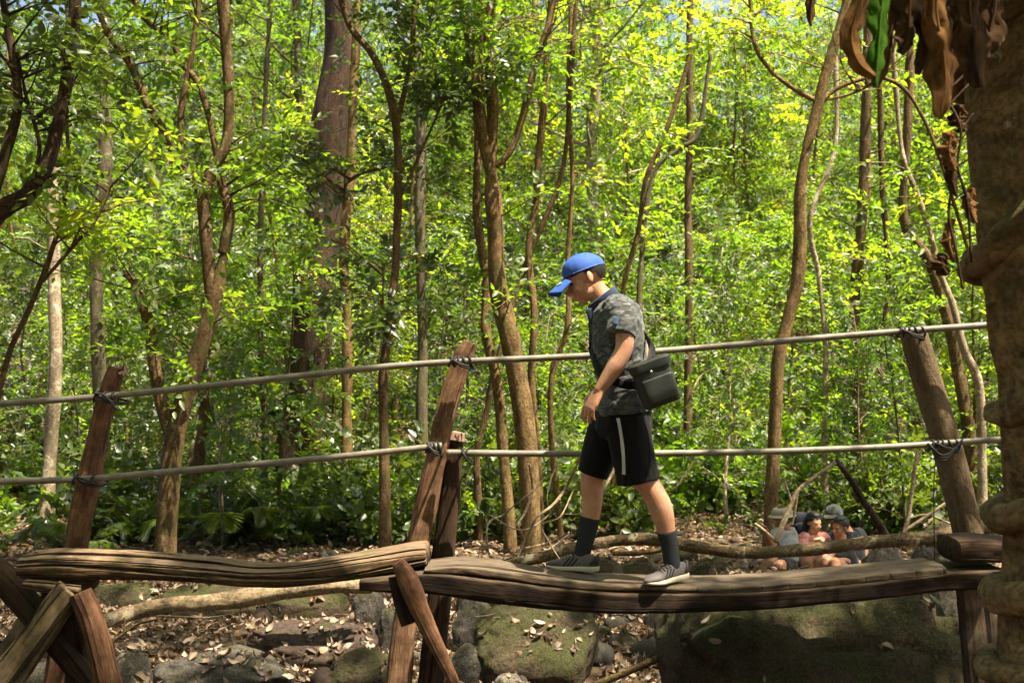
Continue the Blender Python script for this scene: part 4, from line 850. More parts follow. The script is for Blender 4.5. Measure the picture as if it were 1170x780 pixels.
post('leg', [(44, 690), (20, 730), (-10, 775)], 5.62, [24, 26, 28], .10, W_lt, .6, 35, gv(.008, 8))
post('leg', [(-14, 640), (12, 668), (36, 695), (70, 740), (110, 790)], 5.5, [30, 36, 34, 30, 28], .12, W_dk, .7, 37, gv(.010, 9))
beam([(55, 682, .05), (75, 686, .05), (98, 688, .05)], 5.35, 22, .2, W_dk, 'bearer', .6, ns=41, m=60)
post('leg', [(78, 684), (86, 720), (92, 800)], 5.55, [26, 28, 30], .12, W_dk, .6, 39, gv(.008, 9))
post('brace', [(454, 642), (466, 662), (482, 700), (498, 735), (524, 790)], 5.13, [17, 27, 22, 18, 14], [.05, .09, .07, .06, .05], W_red, .6, 43, gv(.010, 2), .016, 7)
beam([(452, 660), (458, 690), (466, 715)], 5.17, 8, .07, W_dk, 'peg', .7, ns=44, m=50, side=(1, 0, 0))
# handrails (parts) with lashings (sub-parts)
def rail(pts, D, wpx, label=None, ns=1):
    P = [at(p[0], p[1], D + (p[2] if len(p) > 2 else 0)) for p in pts]
    o = mk('handrail', loft(P, wpx / 2 / F * D, n=18, m=200, noise=.0012, nf=7, ns=ns), M_pipe, br); return o
ra = rail([(-60, 465), (0, 461), (125, 452), (300, 434), (440, 419), (526, 413), (640, 408), (740, 402), (900, 389), (1036, 378), (1134, 371), (1300, 360)], 5.72, 7.6, ns=2)
rb_ = rail([(-60, 553), (0, 550), (95, 547), (200, 538), (350, 525), (430, 517), (505, 509)], 5.70, 7.6, ns=3)
rc = rail([(510, 517), (600, 518), (720, 518), (860, 516), (980, 512), (1070, 507), (1140, 502), (1300, 494)], 5.73, 7.6, ns=5)
def lash(parent, px, py, D, turns=4, r=.034, wid=.10, ang=0, long_=True, post_r=.075):
    Gs = []; c = at(px, py, D)
    for k in range(turns):
        f = (k - (turns - 1) / 2) / max(turns - 1, 1); pts = []
        for a in np.linspace(0, 2 * math.pi, 13):
            pts.append(c + np.array((f * wid + .01 * math.sin(a + k), (r * .75) * math.cos(a), (r * .75) * math.sin(a))))
        Gs.append(loft(pts, .0055, n=6, m=26, caps=True))
    if long_:
        for k in range(2):
            pts = [c + np.array((-wid * .45 + .01 * k, -.02, .012)), c + np.array((0, -.034, -.012 - .008 * k)), c + np.array((wid * .6, .0, -.03 - .01 * k)), c + np.array((wid * .62, 2 * post_r + .03, -.03)), c + np.array((-wid * .6, 2 * post_r + .03, 0)), c + np.array((-wid * .5, -.01, .02))]
            Gs.append(loft(pts, .006, n=6, m=40))
    mk('lashing', join(*Gs), M_tie, parent)
lash(ra, 526, 413, 5.72, 5); lash(ra, 121, 453, 5.72, 3); lash(ra, 1040, 379, 5.72, 5, .034, .12); lash(rb_, 97, 547, 5.70, 2); lash(rb_, 495, 511, 5.70, 5, wid=.06); lash(rc, 531, 517, 5.73, 2, wid=.03); lash(rc, 1078, 508, 5.73, 5, wid=.13)
Gs = [loft([at(1060, 506, 5.71), at(1078, 520 + 3 * k, 5.66), at(1100, 505 - 2 * k, 5.70)], .005, n=6, m=20) for k in range(3)] + [loft([at(1070, 512, 5.68), at(1067, 560, 5.67), at(1068, 640, 5.66)], .003, n=5, m=20)]
mk('lashing', join(*Gs), M_tie, rc)
Gs = [loft([at(108, 449, 5.69), at(120, 452, 5.68), at(133, 468, 5.69)], .006, n=6, m=20), loft([at(88, 545, 5.66), at(98, 548, 5.65), at(108, 553, 5.67)], .006, n=6, m=20)]
mk('lashing', join(*Gs), M_tie, ra)

# ------------------------------------------------------------------ people
def m_skin(name, c):
    t = NT(name); v = t.coord('Object', rnd=False); n = t.noise(v, 9, 4, .6); n2 = t.noise(v, 120, 3, .6)
    base = t.mix(t.ramp(n, [(.35, (0, 0, 0)), (.65, (1, 1, 1))]), tuple(x * y for x, y in zip(c, (.84, .70, .64))), c); base = t.mix(t.ramp(t.noise(v, 45, 4, .7), [(.4, (.35,) * 3), (.6, (0, 0, 0))]), base, tuple(x * y for x, y in zip(c, (.72, .55, .5))))
    return t.finish(base, .48, t.bump(n2, .15, .001), .35, **{'Subsurface Weight': .12, 'Subsurface Radius': (.012, .004, .002), 'Subsurface Scale': 1.})
SK = m_skin('skin', (.58, .33, .21)); SK2 = m_skin('skin_tan', (.36, .19, .115)); 
M_hair = m_plain('hair_black', (.012, .010, .009), .5)
M_eye = m_plain('eye', (.03, .02, .015), .2)
def ell(c, r, f, s, u, **k): return ellipsoid(c, r, np.array([f, s, u]), **k)
def head_parts(C, f, s, u, k=1.):
    C = np.array(C); q = lambda a, b, c: C + (f * a + s * b + u * c) * k
    E = lambda a, b, c, r, **kw: ell(q(a, b, c), np.array(r) * k, f, s, u, **kw)
    G = [E(-.012, 0, .028, (.094, .074, .088)), E(.035, 0, -.02, (.055, .060, .078)), E(.022, 0, -.062, (.060, .052, .042)), E(.062, 0, -.094, (.022, .026, .020)), E(.074, 0, .018, (.018, .048, .012)),
         E(.078, 0, -.060, (.018, .028, .026)), E(.094, 0, -.060, (.007, .020, .0055)), E(.090, 0, -.072, (.008, .018, .006)), E(.060, .034, -.030, (.026, .022, .024)), E(.060, -.034, -.030, (.026, .022, .024)),
         loft([q(.080, 0, .008), q(.095, 0, -.010), q(.112, 0, -.033)], np.array([.008, .009, .012]) * k, n=10, m=10), E(.106, 0, -.037, (.011, .015, .009)), E(.096, .012, -.039, (.008, .006, .007)), E(.096, -.012, -.039, (.008, .006, .007))]
    for sg in (1, -1):
        ax = nrm(s * sg + f * -.35); G.append(ellipsoid(q(-.008, sg * .077, -.008), np.array((.016, .008, .028)) * k, np.array([nrm(f - (f @ ax) * ax + u * .1), ax, nrm(u - f * .15)]), nu=20, nv=12))
    return G, q
def hand_parts(W, d, nb, th, curl=.35, k=1., spread=.1):
    """W wrist, d direction to fingers, nb normal of the back of hand, th direction of thumb side"""
    d, nb = nrm(d), nrm(nb); th = nrm(th - (th @ d) * d); nb = nrm(np.cross(d, th) * np.sign(np.dot(np.cross(d, th), nb)))
    W = np.array(W); G = [loft([W - d * .02 * k, W + d * .02 * k, W + d * .055 * k, W + d * .088 * k], np.array([.021, .019, .016, .012]) * k, np.array([.026, .034, .041, .040]) * k, n=16, m=10, side=th)]
    for i_, (o_, L) in enumerate(((.031, .072), (.0105, .081), (-.0105, .075), (-.031, .058))):
        p = W + (d * (.084 - .004 * abs(i_ - 1)) + th * o_) * k; a = nrm(d + th * o_ * spread * 18); pts = [p - a * .02 * k, p]; cc = curl * (1 + .13 * i_)
        for sg, fr in enumerate((.45, .30, .25)):
            cc_ = cc * (.75 if sg == 0 else 1.0); a = nrm(a * math.cos(cc_) - nb * math.sin(cc_)); pts.append(pts[-1] + a * L * fr * k)
        G.append(loft(pts, np.array([.0095, .0098, .0088, .0080, .0060]) * k * (.86 if i_ == 3 else 1), n=10, m=22))
    p = W + (d * .022 + th * .022) * k; a = nrm(d * .6 + th * .75 - nb * .3); p1 = p + a * .045 * k; a2 = nrm(d * .9 + th * .25 - nb * .35); p2 = p1 + a2 * .032 * k; p3 = p2 + nrm(d + -nb * .4) * .024 * k
    G.append(loft([p, p1, p2, p3], np.array([.016, .0125, .0105, .0072]) * k, n=10, m=16))
    return G
def limb(pts, r, n=16, m=24): return loft(pts, r, n=n, m=m)
wr = lambda amp, s, fz=(1, 1, 1), sc_=14.: (lambda co: amp * (1 - 2 * np.abs(fbm(co * np.array(fz) * sc_ + s, s, 3))))

# ---- the walker
WD = 5.40
def J(px, py, dy=0.): p = at(px, py, WD + dy); return p
f0 = np.array((-1., 0, 0)); s0 = np.array((0, -1., 0))
walker = empty('person', (0.45, WD, .94)); tag(walker, 'young man in blue cap, grey camouflage shirt and black shorts walking along the plank', 'person')
b_ = math.radians(27); hf = nrm(np.array((-math.cos(b_), -.06, -math.sin(b_)))); hs = nrm(np.array((-.06, -1, 0)) - hf * (np.array((-.06, -1, 0)) @ hf)); hu = np.cross(hf, hs); hu = hu if hu[2] > 0 else -hu
HC = J(669.5, 318)
HG, hq = head_parts(HC, hf, hs, hu, 1.02)
nearW, nearE = J(684, 447, -.225), J(712, 401, -.235)
BG = HG + [loft([J(677, 326), J(684, 336), J(694, 347), J(700, 362)], [.054, .055, .060, .07], [.053, .055, .062, .08], n=20, m=14, side=(0, 1, 0))]
BG += [loft([J(703, 350), J(704, 365), J(705, 385), J(708, 420), J(713, 450), J(713, 478), J(712, 500)], [.06, .10, .11, .105, .10, .105, .09], [.13, .17, .165, .14, .135, .155, .14], n=28, m=30, side=(0, 1, 0))]
BG += [limb([J(706, 354, -.15), J(712, 368, -.20), J(714, 385, -.225), nearE, J(703, 418, -.235), J(694, 432, -.23), nearW], [.055, .052, .045, .041, .043, .036, .0265])]
BG += hand_parts(nearW, J(665, 480, -.215) - nearW, np.array((-.62, -.72, .1)), np.array((-.75, .7, -.3)) , .34, 1.06, .2)
farE, farW = J(731, 396, .22), J(733, 430, .22)
BG += [limb([J(704, 354, .15), J(718, 372, .2), farE, J(733, 414, .22), farW], [.055, .050, .041, .040, .027])]
BG += hand_parts(farW, J(731, 462, .20) - farW, np.array((.3, .9, 0)), np.array((-.9, .3, -.3)), .4, .98)
LEGN = [(714, 490), (722, 520), (731, 540), (740, 552), (747, 564), (754, 578), (758.5, 593), (761.5, 607), (765, 623), (767, 638), (768, 647)]; RN = [.090, .082, .070, .058, .057, .058, .052, .043, .036, .034, .034]
LEGF = [(703, 490), (688, 520), (679, 540), (676, 553), (676.5, 569), (675, 587), (672, 602), (668.5, 619), (665, 634), (664, 645)]; RF = [.088, .076, .062, .055, .054, .048, .043, .037, .034, .034]
BG.append(limb([J(*p, -.09) for p in LEGN], RN, 20, 44)); BG.append(limb([J(*p, .095) for p in LEGF], RF, 20, 44))
remesh('body', BG, .0036, 3, mat=SK, parent=walker, fac=.4)
mk('eye', join(ell(hq(.080, .031, .002), (.010, .013, .007), hf, hs, hu, nu=12, nv=8)), M_eye, walker); mk('eye', join(ell(hq(.080, -.031, .002), (.010, .013, .007), hf, hs, hu, nu=12, nv=8)), M_eye, walker)
mk('eyebrow', join(loft([hq(.090, .014, .021), hq(.086, .032, .025), hq(.072, .050, .018)], .0038, n=6, m=10), loft([hq(.090, -.014, .021), hq(.086, -.032, .025), hq(.072, -.050, .018)], .0038, n=6, m=10)), M_hair, walker)
# hair: cropped back and sides
V, fs, tc_ = ellipsoid((0, 0, 0), (1, 1, 1), nu=60, nv=40); W3 = V * np.array((.0985, .078, .092)); W3 = W3 + np.array((-.014, 0, .028)); 
def keepf(fc): 
    c = W3[fc].mean(1); return fc[(c[:, 2] > -.012 + (c[:, 0] + .1) * .28) & ((c[:, 0] < .01) | (c[:, 2] > .03)) | ((c[:, 0] < -.05) & (c[:, 2] > -.035))]
HV = np.array([hq(*p) for p in W3]); HV = HV + nrm(HV - hq(-.014, 0, .028)) * (.002 * np.abs(fbm(W3 * 160, 3, 2)))[:, None]
mk('hair', (HV, [keepf(fs[0])], HV), M_hair, walker)
# cap
capM = NT('cap_blue'); v = capM.coord('Object', rnd=False); n_ = capM.noise(v, 500, 2); capM = capM.finish(capM.mix(capM.noise(v, 16, 4), (.030, .080, .33), (.045, .12, .44)), .75, capM.bump(n_, .3, .0012), .25)
m_ = 26; n_ = 48; ph = np.linspace(0, np.pi / 2, m_); th = np.linspace(0, 2 * np.pi, n_, endpoint=False); cv = []
for p in ph:
    for a in th:
        X_ = .105 * math.cos(a) * math.cos(p) ** .9 - .009; Y_ = .085 * math.sin(a) * math.cos(p) ** .9; Z_ = .034 + (.0 if math.cos(a) > 0 else .0) + .089 * math.sin(p) ** .95 + .012 * math.cos(a) * math.cos(p)
        seam = 1 - .022 * math.exp(-((a * 6 / (2 * np.pi) + .5) % 1 - .5) ** 2 / .0009); cv.append(hq(X_ * seam, Y_ * seam, Z_))
cv = np.array(cv); cin = hq(-.01, 0, .04) + (cv - hq(-.01, 0, .04)) * .975
i_ = np.arange(m_ - 1)[:, None] * n_; j_ = np.arange(n_)[None]; j2 = (j_ + 1) % n_; Q = np.stack([i_ + j_, i_ + j2, i_ + n_ + j2, i_ + n_ + j_], -1).reshape(-1, 4); M_ = len(cv)
rim = np.stack([np.arange(n_), (np.arange(n_) + 1) % n_, (np.arange(n_) + 1) % n_ + M_, np.arange(n_) + M_], -1)
cap = mk('cap', (np.vstack([cv, cin]), [np.vstack([Q, Q[:, ::-1] + M_, rim])], np.zeros((2 * M_, 3))), capM, walker)
bv = []; nb_, mb_ = 25, 12
for layer in (0, 1):
    for q in range(mb_):
        t_ = q / (mb_ - 1)
        for k in range(nb_):
            a = (k / (nb_ - 1) - .5) * 2.5; X_ = .070 + .030 * math.cos(a) + t_ * (.098 * max(math.cos(a * .72), 0) ** .8); Y_ = .086 * math.sin(a) * (1 - .06 * t_); Z_ = .046 - .028 * t_ - .030 * (Y_ / .08) ** 2 * (1 - 0 * t_) - .0035 * layer
            bv.append(hq(X_, Y_, Z_))
bv = np.array(bv); i_ = np.arange(mb_ - 1)[:, None] * nb_; j_ = np.arange(nb_ - 1)[None]; Q = np.stack([i_ + j_, i_ + j_ + 1, i_ + nb_ + j_ + 1, i_ + nb_ + j_], -1).reshape(-1, 4); M_ = mb_ * nb_
ed = list(range((mb_ - 1) * nb_, mb_ * nb_)); ee = np.array([[a, b, b + M_, a + M_] for a, b in zip(ed[:-1], ed[1:])])
mk('brim', (bv, [np.vstack([Q, Q[:, ::-1] + M_, ee])], np.zeros((len(bv), 3))), capM, cap)
mk('button', ell(hq(-.010, 0, .124), (.008, .008, .005), hf, hs, hu, nu=12, nv=8), capM, cap)
mk('emblem', join(loft([hq(.1235, .050, .030), hq(.136, .044, .030), hq(.148, .036, .028)], [.003, .0045, .003], [.0015, .0022, .0015], n=6, m=8)), m_plain('white_stitch', (.7, .7, .7), .6), cap)
# shirt
t = NT('camo_shirt'); v = t.coord('Object', rnd=False); vz = t.n('Mapping', {'Vector': v, 'Scale': (1, 1, 1.9)}).outputs[0]
a1 = t.noise(vz, 13, 3, .55, .8); a2 = t.noise(t.n('Mapping', {'Vector': vz, 'Location': (3, 5, 7)}).outputs[0], 16, 3, .55, .8)
c = t.ramp(a1, [(.0, (.085, .094, .10)), (.46, (.042, .046, .050)), (.56, (.135, .147, .155))], 'CONSTANT'); c = t.mix(t.ramp(a2, [(.0, (0, 0, 0)), (.60, (1, 1, 1))], 'CONSTANT'), c, (.022, .024, .024))
M_shirt = t.finish(t.mix(.25, c, (.10, .105, .095)), .85, t.bump(t.noise(v, 500, 2), .2, .001), .2, **{'Sheen Weight': .1})
ST = [loft([J(699, 343), J(701, 352), J(704, 366), J(706, 388), J(709, 415), J(713, 440), J(714, 462), J(715, 471)], [.070, .112, .126, .131, .128, .127, .131, .134], [.10, .165, .190, .185, .168, .165, .178, .182], n=36, m=40, side=(0, 1, 0), expo=.92)]
ST += [limb([J(703, 351, -.10), J(709, 357, -.165), J(711, 370, -.205), J(709, 383, -.225)], [.068, .070, .067, .069]), limb([J(704, 352, .10), J(712, 362, .18), J(724, 380, .215)], [.068, .068, .064])]
remesh('shirt', ST, .0045, 3, disp=lambda co: .0065 * (1 - 2.4 * np.abs(fbm(np.stack([co[:, 0] * 9 + co[:, 2] * 5, co[:, 1] * 8, co[:, 2] * 19 - co[:, 0] * 8], -1), 31, 3))) + .002 * fbm(co * 60, 7, 2), mat=M_shirt, parent=walker)
M_navy = m_cloth('collar_navy', (.025, .035, .075)); M_blk = m_cloth('black_knit', (.010, .010, .011)); 
cg = []
for k, a in enumerate(np.linspace(-2.75, 2.75, 40)):   # collar band open at the throat
    pass
ca = np.linspace(0, 2 * np.pi, 37); cc_ = J(689, 342); ax1 = nrm(np.array((-.80, 0, -.62))); ax2 = np.array((0, 1., 0)); axn = nrm(np.cross(ax1, ax2)); axn = axn if axn[2] > 0 else -axn
co_ = [cc_ + ax1 * .078 * math.cos(a) + ax2 * .074 * math.sin(a) for a in ca]
mk('collar', join(loft(co_, [.020] * 37, [.007] * 37, n=10, m=90, side=np.array([nrm(ax1 * math.cos(a) + ax2 * math.sin(a)) for a in np.linspace(0, 2 * np.pi, 90)])), loft([J(675, 352, -.05), J(677, 366, -.055), J(680, 376, -.05)], [.028, .018, .006], [.006, .005, .004], n=10, m=10, side=(0, 1, 0))), M_navy, walker)
mk('placket', loft([J(673, 356, -.03), J(673.5, 375, -.03), J(675.5, 388, -.03)], [.004] * 3, [.016] * 3, n=8, m=12, side=(0, 1, 0)), M_navy, walker)
mk('sleeve_badge', loft([J(704, 362, -.275), J(702.5, 371, -.289)], [.005, .005], [.014, .012], n=8, m=5, side=(1, 0, 0)), m_cloth('badge_blue', (.05, .09, .16)), walker)
# shorts
SH = [loft([J(714, 462), J(713, 478), J(711, 495), J(708, 506)], [.117, .133, .135, .10], [.165, .178, .175, .13], n=32, m=16, side=(0, 1, 0)),
      loft([J(714, 478, -.085), J(719, 500, -.088), J(724, 525, -.09), J(729, 550, -.09)], [.105, .108, .105, .101], [.100, .098, .094, .092], n=28, m=20, side=(0, 1, 0)),
      loft([J(702, 478, .085), J(692, 500, .09), J(683, 522, .092), J(676.5, 541, .095)], [.105, .098, .083, .078], [.100, .095, .09, .088], n=28, m=20, side=(0, 1, 0))]
t = NT('shorts_black'); v = t.coord('Object', rnd=False); M_short = t.finish((.0045, .0045, .0052), .75, t.bump(t.noise(v, 300, 2), .2, .001), .15, **{'Sheen Weight': .04})
shorts = remesh('shorts', SH, .0045, 3, disp=lambda co: .006 * (1 - 2.2 * np.abs(fbm(np.stack([co[:, 0] * 14, co[:, 1] * 10, co[:, 2] * 5 + co[:, 0] * 4], -1), 41, 3))), mat=M_short, parent=walker)
bv_sh = BVHTree.FromPolygons([Vector(vx.co) + Vector(walker.location) for vx in shorts.data.vertices], [list(p.vertices) for p in shorts.data.polygons])
sp = []
for (a, b) in catmull([(717, 482), (719, 497), (721, 515), (723, 535), (725, 553)], 30)[:, :2] if False else [(717 + 8 * q / 40 + 1.5 * math.sin(q / 12), 481 + 70 * q / 40) for q in range(41)]:
    row = []
    for dx in (-1.9, -.95, 0, .95, 1.9):
        o_ = Vector(J(a + dx, b, -.6)); dr = Vector((0, 1, 0)); h = bv_sh.ray_cast(o_, dr)
        row.append(np.array(h[0]) + np.array(h[1]) * .0025 if h[0] is not None else (row[-1] if row else (sp[-1][2] if sp else J(a, b, -.2))))
    sp.append(row)
sp = np.array(sp); V1 = sp.reshape(-1, 3); i_ = np.arange(len(sp) - 1)[:, None] * 5; j_ = np.arange(4)[None]; Q = np.stack([i_ + j_, i_ + j_ + 1, i_ + 5 + j_ + 1, i_ + 5 + j_], -1).reshape(-1, 4)
mk('side_stripe', (np.vstack([V1, V1 + np.array((0, .002, 0))]), [np.vstack([Q, Q[:, ::-1] + len(V1)])], np.zeros((2 * len(V1), 3))), m_cloth('stripe_white', (.55, .54, .5)), shorts)
# socks and shoes
t = NT('sock_grey'); v = t.coord('Object', rnd=False); wv = t.n('TexWave', {'Vector': v, 'Scale': 40., 'Distortion': 1.4}, bands_direction='Z').outputs[0]
M_sock = t.finish(t.mix(wv, (.026, .028, .031), (.036, .038, .042)), .9, t.bump(wv, .2, .001), .1)
t = NT('shoe_knit'); v = t.coord('Object', rnd=False); sx = t.n('SeparateXYZ', {0: v}); xx = t.math('ADD', sx.outputs[0], t.math('MULTIPLY', sx.outputs[2], .75))
def band(x, c, w): return t.math('LESS_THAN', t.math('ABSOLUTE', t.math('SUBTRACT', x, c)), w)
bm_ = t.math('ADD', t.math('ADD', band(xx, .145, .0045), band(xx, .165, .0045)), band(xx, .185, .0045)); bm_ = t.math('MULTIPLY', bm_, t.math('GREATER_THAN', t.math('ABSOLUTE', sx.outputs[1]), .022))
M_shoe = t.finish(t.mix(bm_, t.mix(t.noise(v, 220, 3), (.075, .065, .065), (.17, .15, .15)), (.015, .014, .015)), .85, t.bump(t.noise(v, 350, 2), .4, .0015), .15)
M_sole = m_plain('sole_cream', (.50, .43, .32), .7); M_heel = m_plain('heel_black', (.02, .02, .02), .5)
def shoe(parent, origin, fwd, pitch, k=1., roll=0., yaw=0.):
    """built in its own local frame: +x toe, z up"""
    def ring_loft(xs, hw, z0, z1, cy, n=24, e=.75):
        R = []; 
        for x, w_, a, b, c in zip(xs, hw, z0, z1, cy):
            th = np.linspace(0, 2 * np.pi, n, endpoint=False); cy_ = np.sign(np.cos(th)) * np.abs(np.cos(th)) ** e * w_ + c; cz = (a + b) / 2 + np.sign(np.sin(th)) * np.abs(np.sin(th)) ** e * (b - a) / 2
            # narrower at the top
            cy_ = (cy_ - c) * (1 - .32 * np.clip((cz - a) / max(b - a, 1e-4), 0, 1) * (b - a > .04)) + c
            R.append(np.stack([np.full(n, x), cy_, cz], 1))
        X_ = np.array(R); m = len(xs); Vv = np.vstack([X_.reshape(-1, 3), X_[0].mean(0), X_[-1].mean(0)]); i = np.arange(m - 1)[:, None] * n; j = np.arange(n)[None]; j2_ = (j + 1) % n
        Q = np.stack([i + j, i + j2_, i + n + j2_, i + n + j], -1).reshape(-1, 4); jj = np.arange(n); a = (jj + 1) % n; e_ = (m - 1) * n; b0 = m * n
        return Vv * k, [Q, np.vstack([np.stack([a, jj, np.full(n, b0)], -1), np.stack([e_ + jj, e_ + a, np.full(n, b0 + 1)], -1)])], Vv
    u_ = np.linspace(0, 1, 26); xs = u_ * .285 - .005
    hw = np.interp(u_, [0, .05, .15, .35, .5, .7, .85, .95, 1], [.012, .026, .033, .032, .037, .047, .044, .028, .008]); cyv = np.interp(u_, [0, .4, .7, 1], [0, 0, .002, .006])
    top = np.interp(u_, [0, .06, .16, .30, .42, .55, .75, .9, 1], [.060, .088, .092, .086, .088, .075, .055, .045, .030]); so_t = np.interp(u_, [0, .3, .6, 1], [.033, .030, .024, .024]); bot = np.interp(u_, [0, .1, .7, 1], [.008, 0, 0, .012])
    A_ = np.array([fwd, np.cross((0, 0, 1.), fwd), (0, 0, 1.)])
    M3 = Matrix((tuple(A_[0]), tuple(A_[1]), tuple(A_[2]))).transposed() @ Matrix.Rotation(yaw, 3, 'Z') @ Matrix.Rotation(-pitch, 3, 'Y') @ Matrix.Rotation(roll, 3, 'X')
    def put(name, G, mat, par):
        me = mesh_np(name, G[0], G[1]); o = link(name, me, mat, par)
        if par is parent: o.matrix_local = Matrix.Translation(Vector(origin - np.array(parent.location))) @ M3.to_4x4()
        return o
    sh = put('shoe', ring_loft(xs, hw, np.full(26, .018), top, cyv), M_shoe, parent)
    put('sole', ring_loft(xs - .002, hw * 1.10 + .002, bot, so_t, cyv, e=.45), M_sole, sh)
    put('heel_tab', ring_loft([-.012, -.006, .0, .02, .035], [.004, .020, .027, .033, .032], [.04, .035, .035, .035, .035], [.075, .095, .098, .07, .05], [0] * 5), M_heel, sh)
    lc = [loft(np.array([(x, -.03, z - .006), (x + .004, 0, z + .006), (x, .03, z - .006)]) * k, .0028, n=5, m=9) for x, z in ((.125, .086), (.143, .080), (.161, .072), (.178, .065))]
    put('laces', join(*lc), M_heel, sh); return sh
# sock lofts follow the shin down into the shoe
mk('sock', loft([J(*p, -.09) for p in LEGN[7:]] + [J(764, 656, -.095)], [.0475, .042, .040, .040, .034], n=28, m=28, noise=.002, nf=30, ns=1), M_sock, walker)
mk('sock', loft([J(*p, .095) for p in [(674.3, 591)] + LEGF[6:]] + [J(660, 648, .07)], [.052, .049, .043, .040, .039, .034], n=28, m=28, noise=.002, nf=30, ns=2), M_sock, walker)
shoe(walker, J(784.5, 660.5, -.06), f0, math.radians(-3), .95, yaw=math.radians(33)); shoe(walker, J(682.5, 653.5, .045), f0, math.radians(1), .95, yaw=math.radians(-20))

# ---- shoulder bag
M_bag = NT('bag_black'); v = M_bag.coord('Object', rnd=False); M_bag = M_bag.finish(M_bag.mix(M_bag.noise(v, 40, 4), (.016, .018, .016), (.032, .036, .032)), .55, M_bag.bump(M_bag.noise(v, 400, 2), .3, .001), .35)
bc = J(749, 437, -.27); bag = empty('shoulder_bag', bc); tag(bag, 'black camera bag hanging by its strap at the walking man\'s hip', 'bag')
ra_ = math.radians(13)
def BX(x, y, z): c, s = math.cos(ra_), math.sin(ra_); return bc + np.array((x * c + z * s * -1 * -1, y, -x * s * -1 * 1 + z * c)) if False else bc + np.array((x * c + z * s * -1, y, x * s + z * c))
ang = math.radians(20)
def BX(x, y, z): c, s = math.cos(ang) * .92, math.sin(ang) * .92; return bc + np.array((x * c - z * s, y, x * s + z * c))
bx_side = (0, 1, 0)
mk('pouch', loft([BX(0, 0, -.118), BX(0, 0, -.112), BX(0, 0, -.09), BX(0, 0, 0), BX(0, 0, .09), BX(0, 0, .105)], [.075, .086, .092, .090, .085, .07], [.05, .060, .066, .066, .062, .05], n=64, m=50, side=bx_side, expo=.48, noise=.012, nf=9, ns=3), M_bag, bag)
fl = mk('flap', loft([BX(0, -.002, .070), BX(0, -.002, .085), BX(0, -.002, .112), BX(0, -.002, .124)], [.094, .096, .100, .085], [.070, .072, .073, .060], n=64, m=20, side=bx_side, expo=.45, noise=.010, nf=8, ns=5), M_bag, bag)
mk('pocket', loft([BX(.005, -.066, -.095), BX(.005, -.070, -.05), BX(.005, -.070, .03)], [.070, .074, .072], [.010, .013, .010], n=32, m=14, side=bx_side, expo=.4), M_bag, bag)
mk('buckle', ellipsoid(BX(-.012, -.078, .062), (.007, .004, .007), nu=12, nv=8), m_plain('buckle_metal', (.5, .5, .48), .35, .8), fl)
st = [BX(.02, 0, .12), J(744, 397, -.165), J(735, 378, -.06), J(724, 358, .03), J(708, 341, .10), J(690, 350, .115), J(677, 375, .06), J(676, 400, -.03), J(684, 424, -.13), J(703, 436, -.192), J(722, 440, -.20), BX(-.08, 0.01, .03)]
M_strap = m_cloth('strap_black', (.008, .008, .009))
mk('strap', loft(st, .004, .021, n=8, m=120, side=np.array([nrm(x) for x in catmull([(-.7, .6, -.2), (-.4, .9, 0), (0, 1, -.2), (.1, 1, -.4), (.6, .8, 0), (0, 1, .5), (0, .8, .6), (0, .6, .8), (0, .2, 1), (0, 0, 1), (0, 0, 1), (0, 0, 1)], 120)])), M_strap, bag)

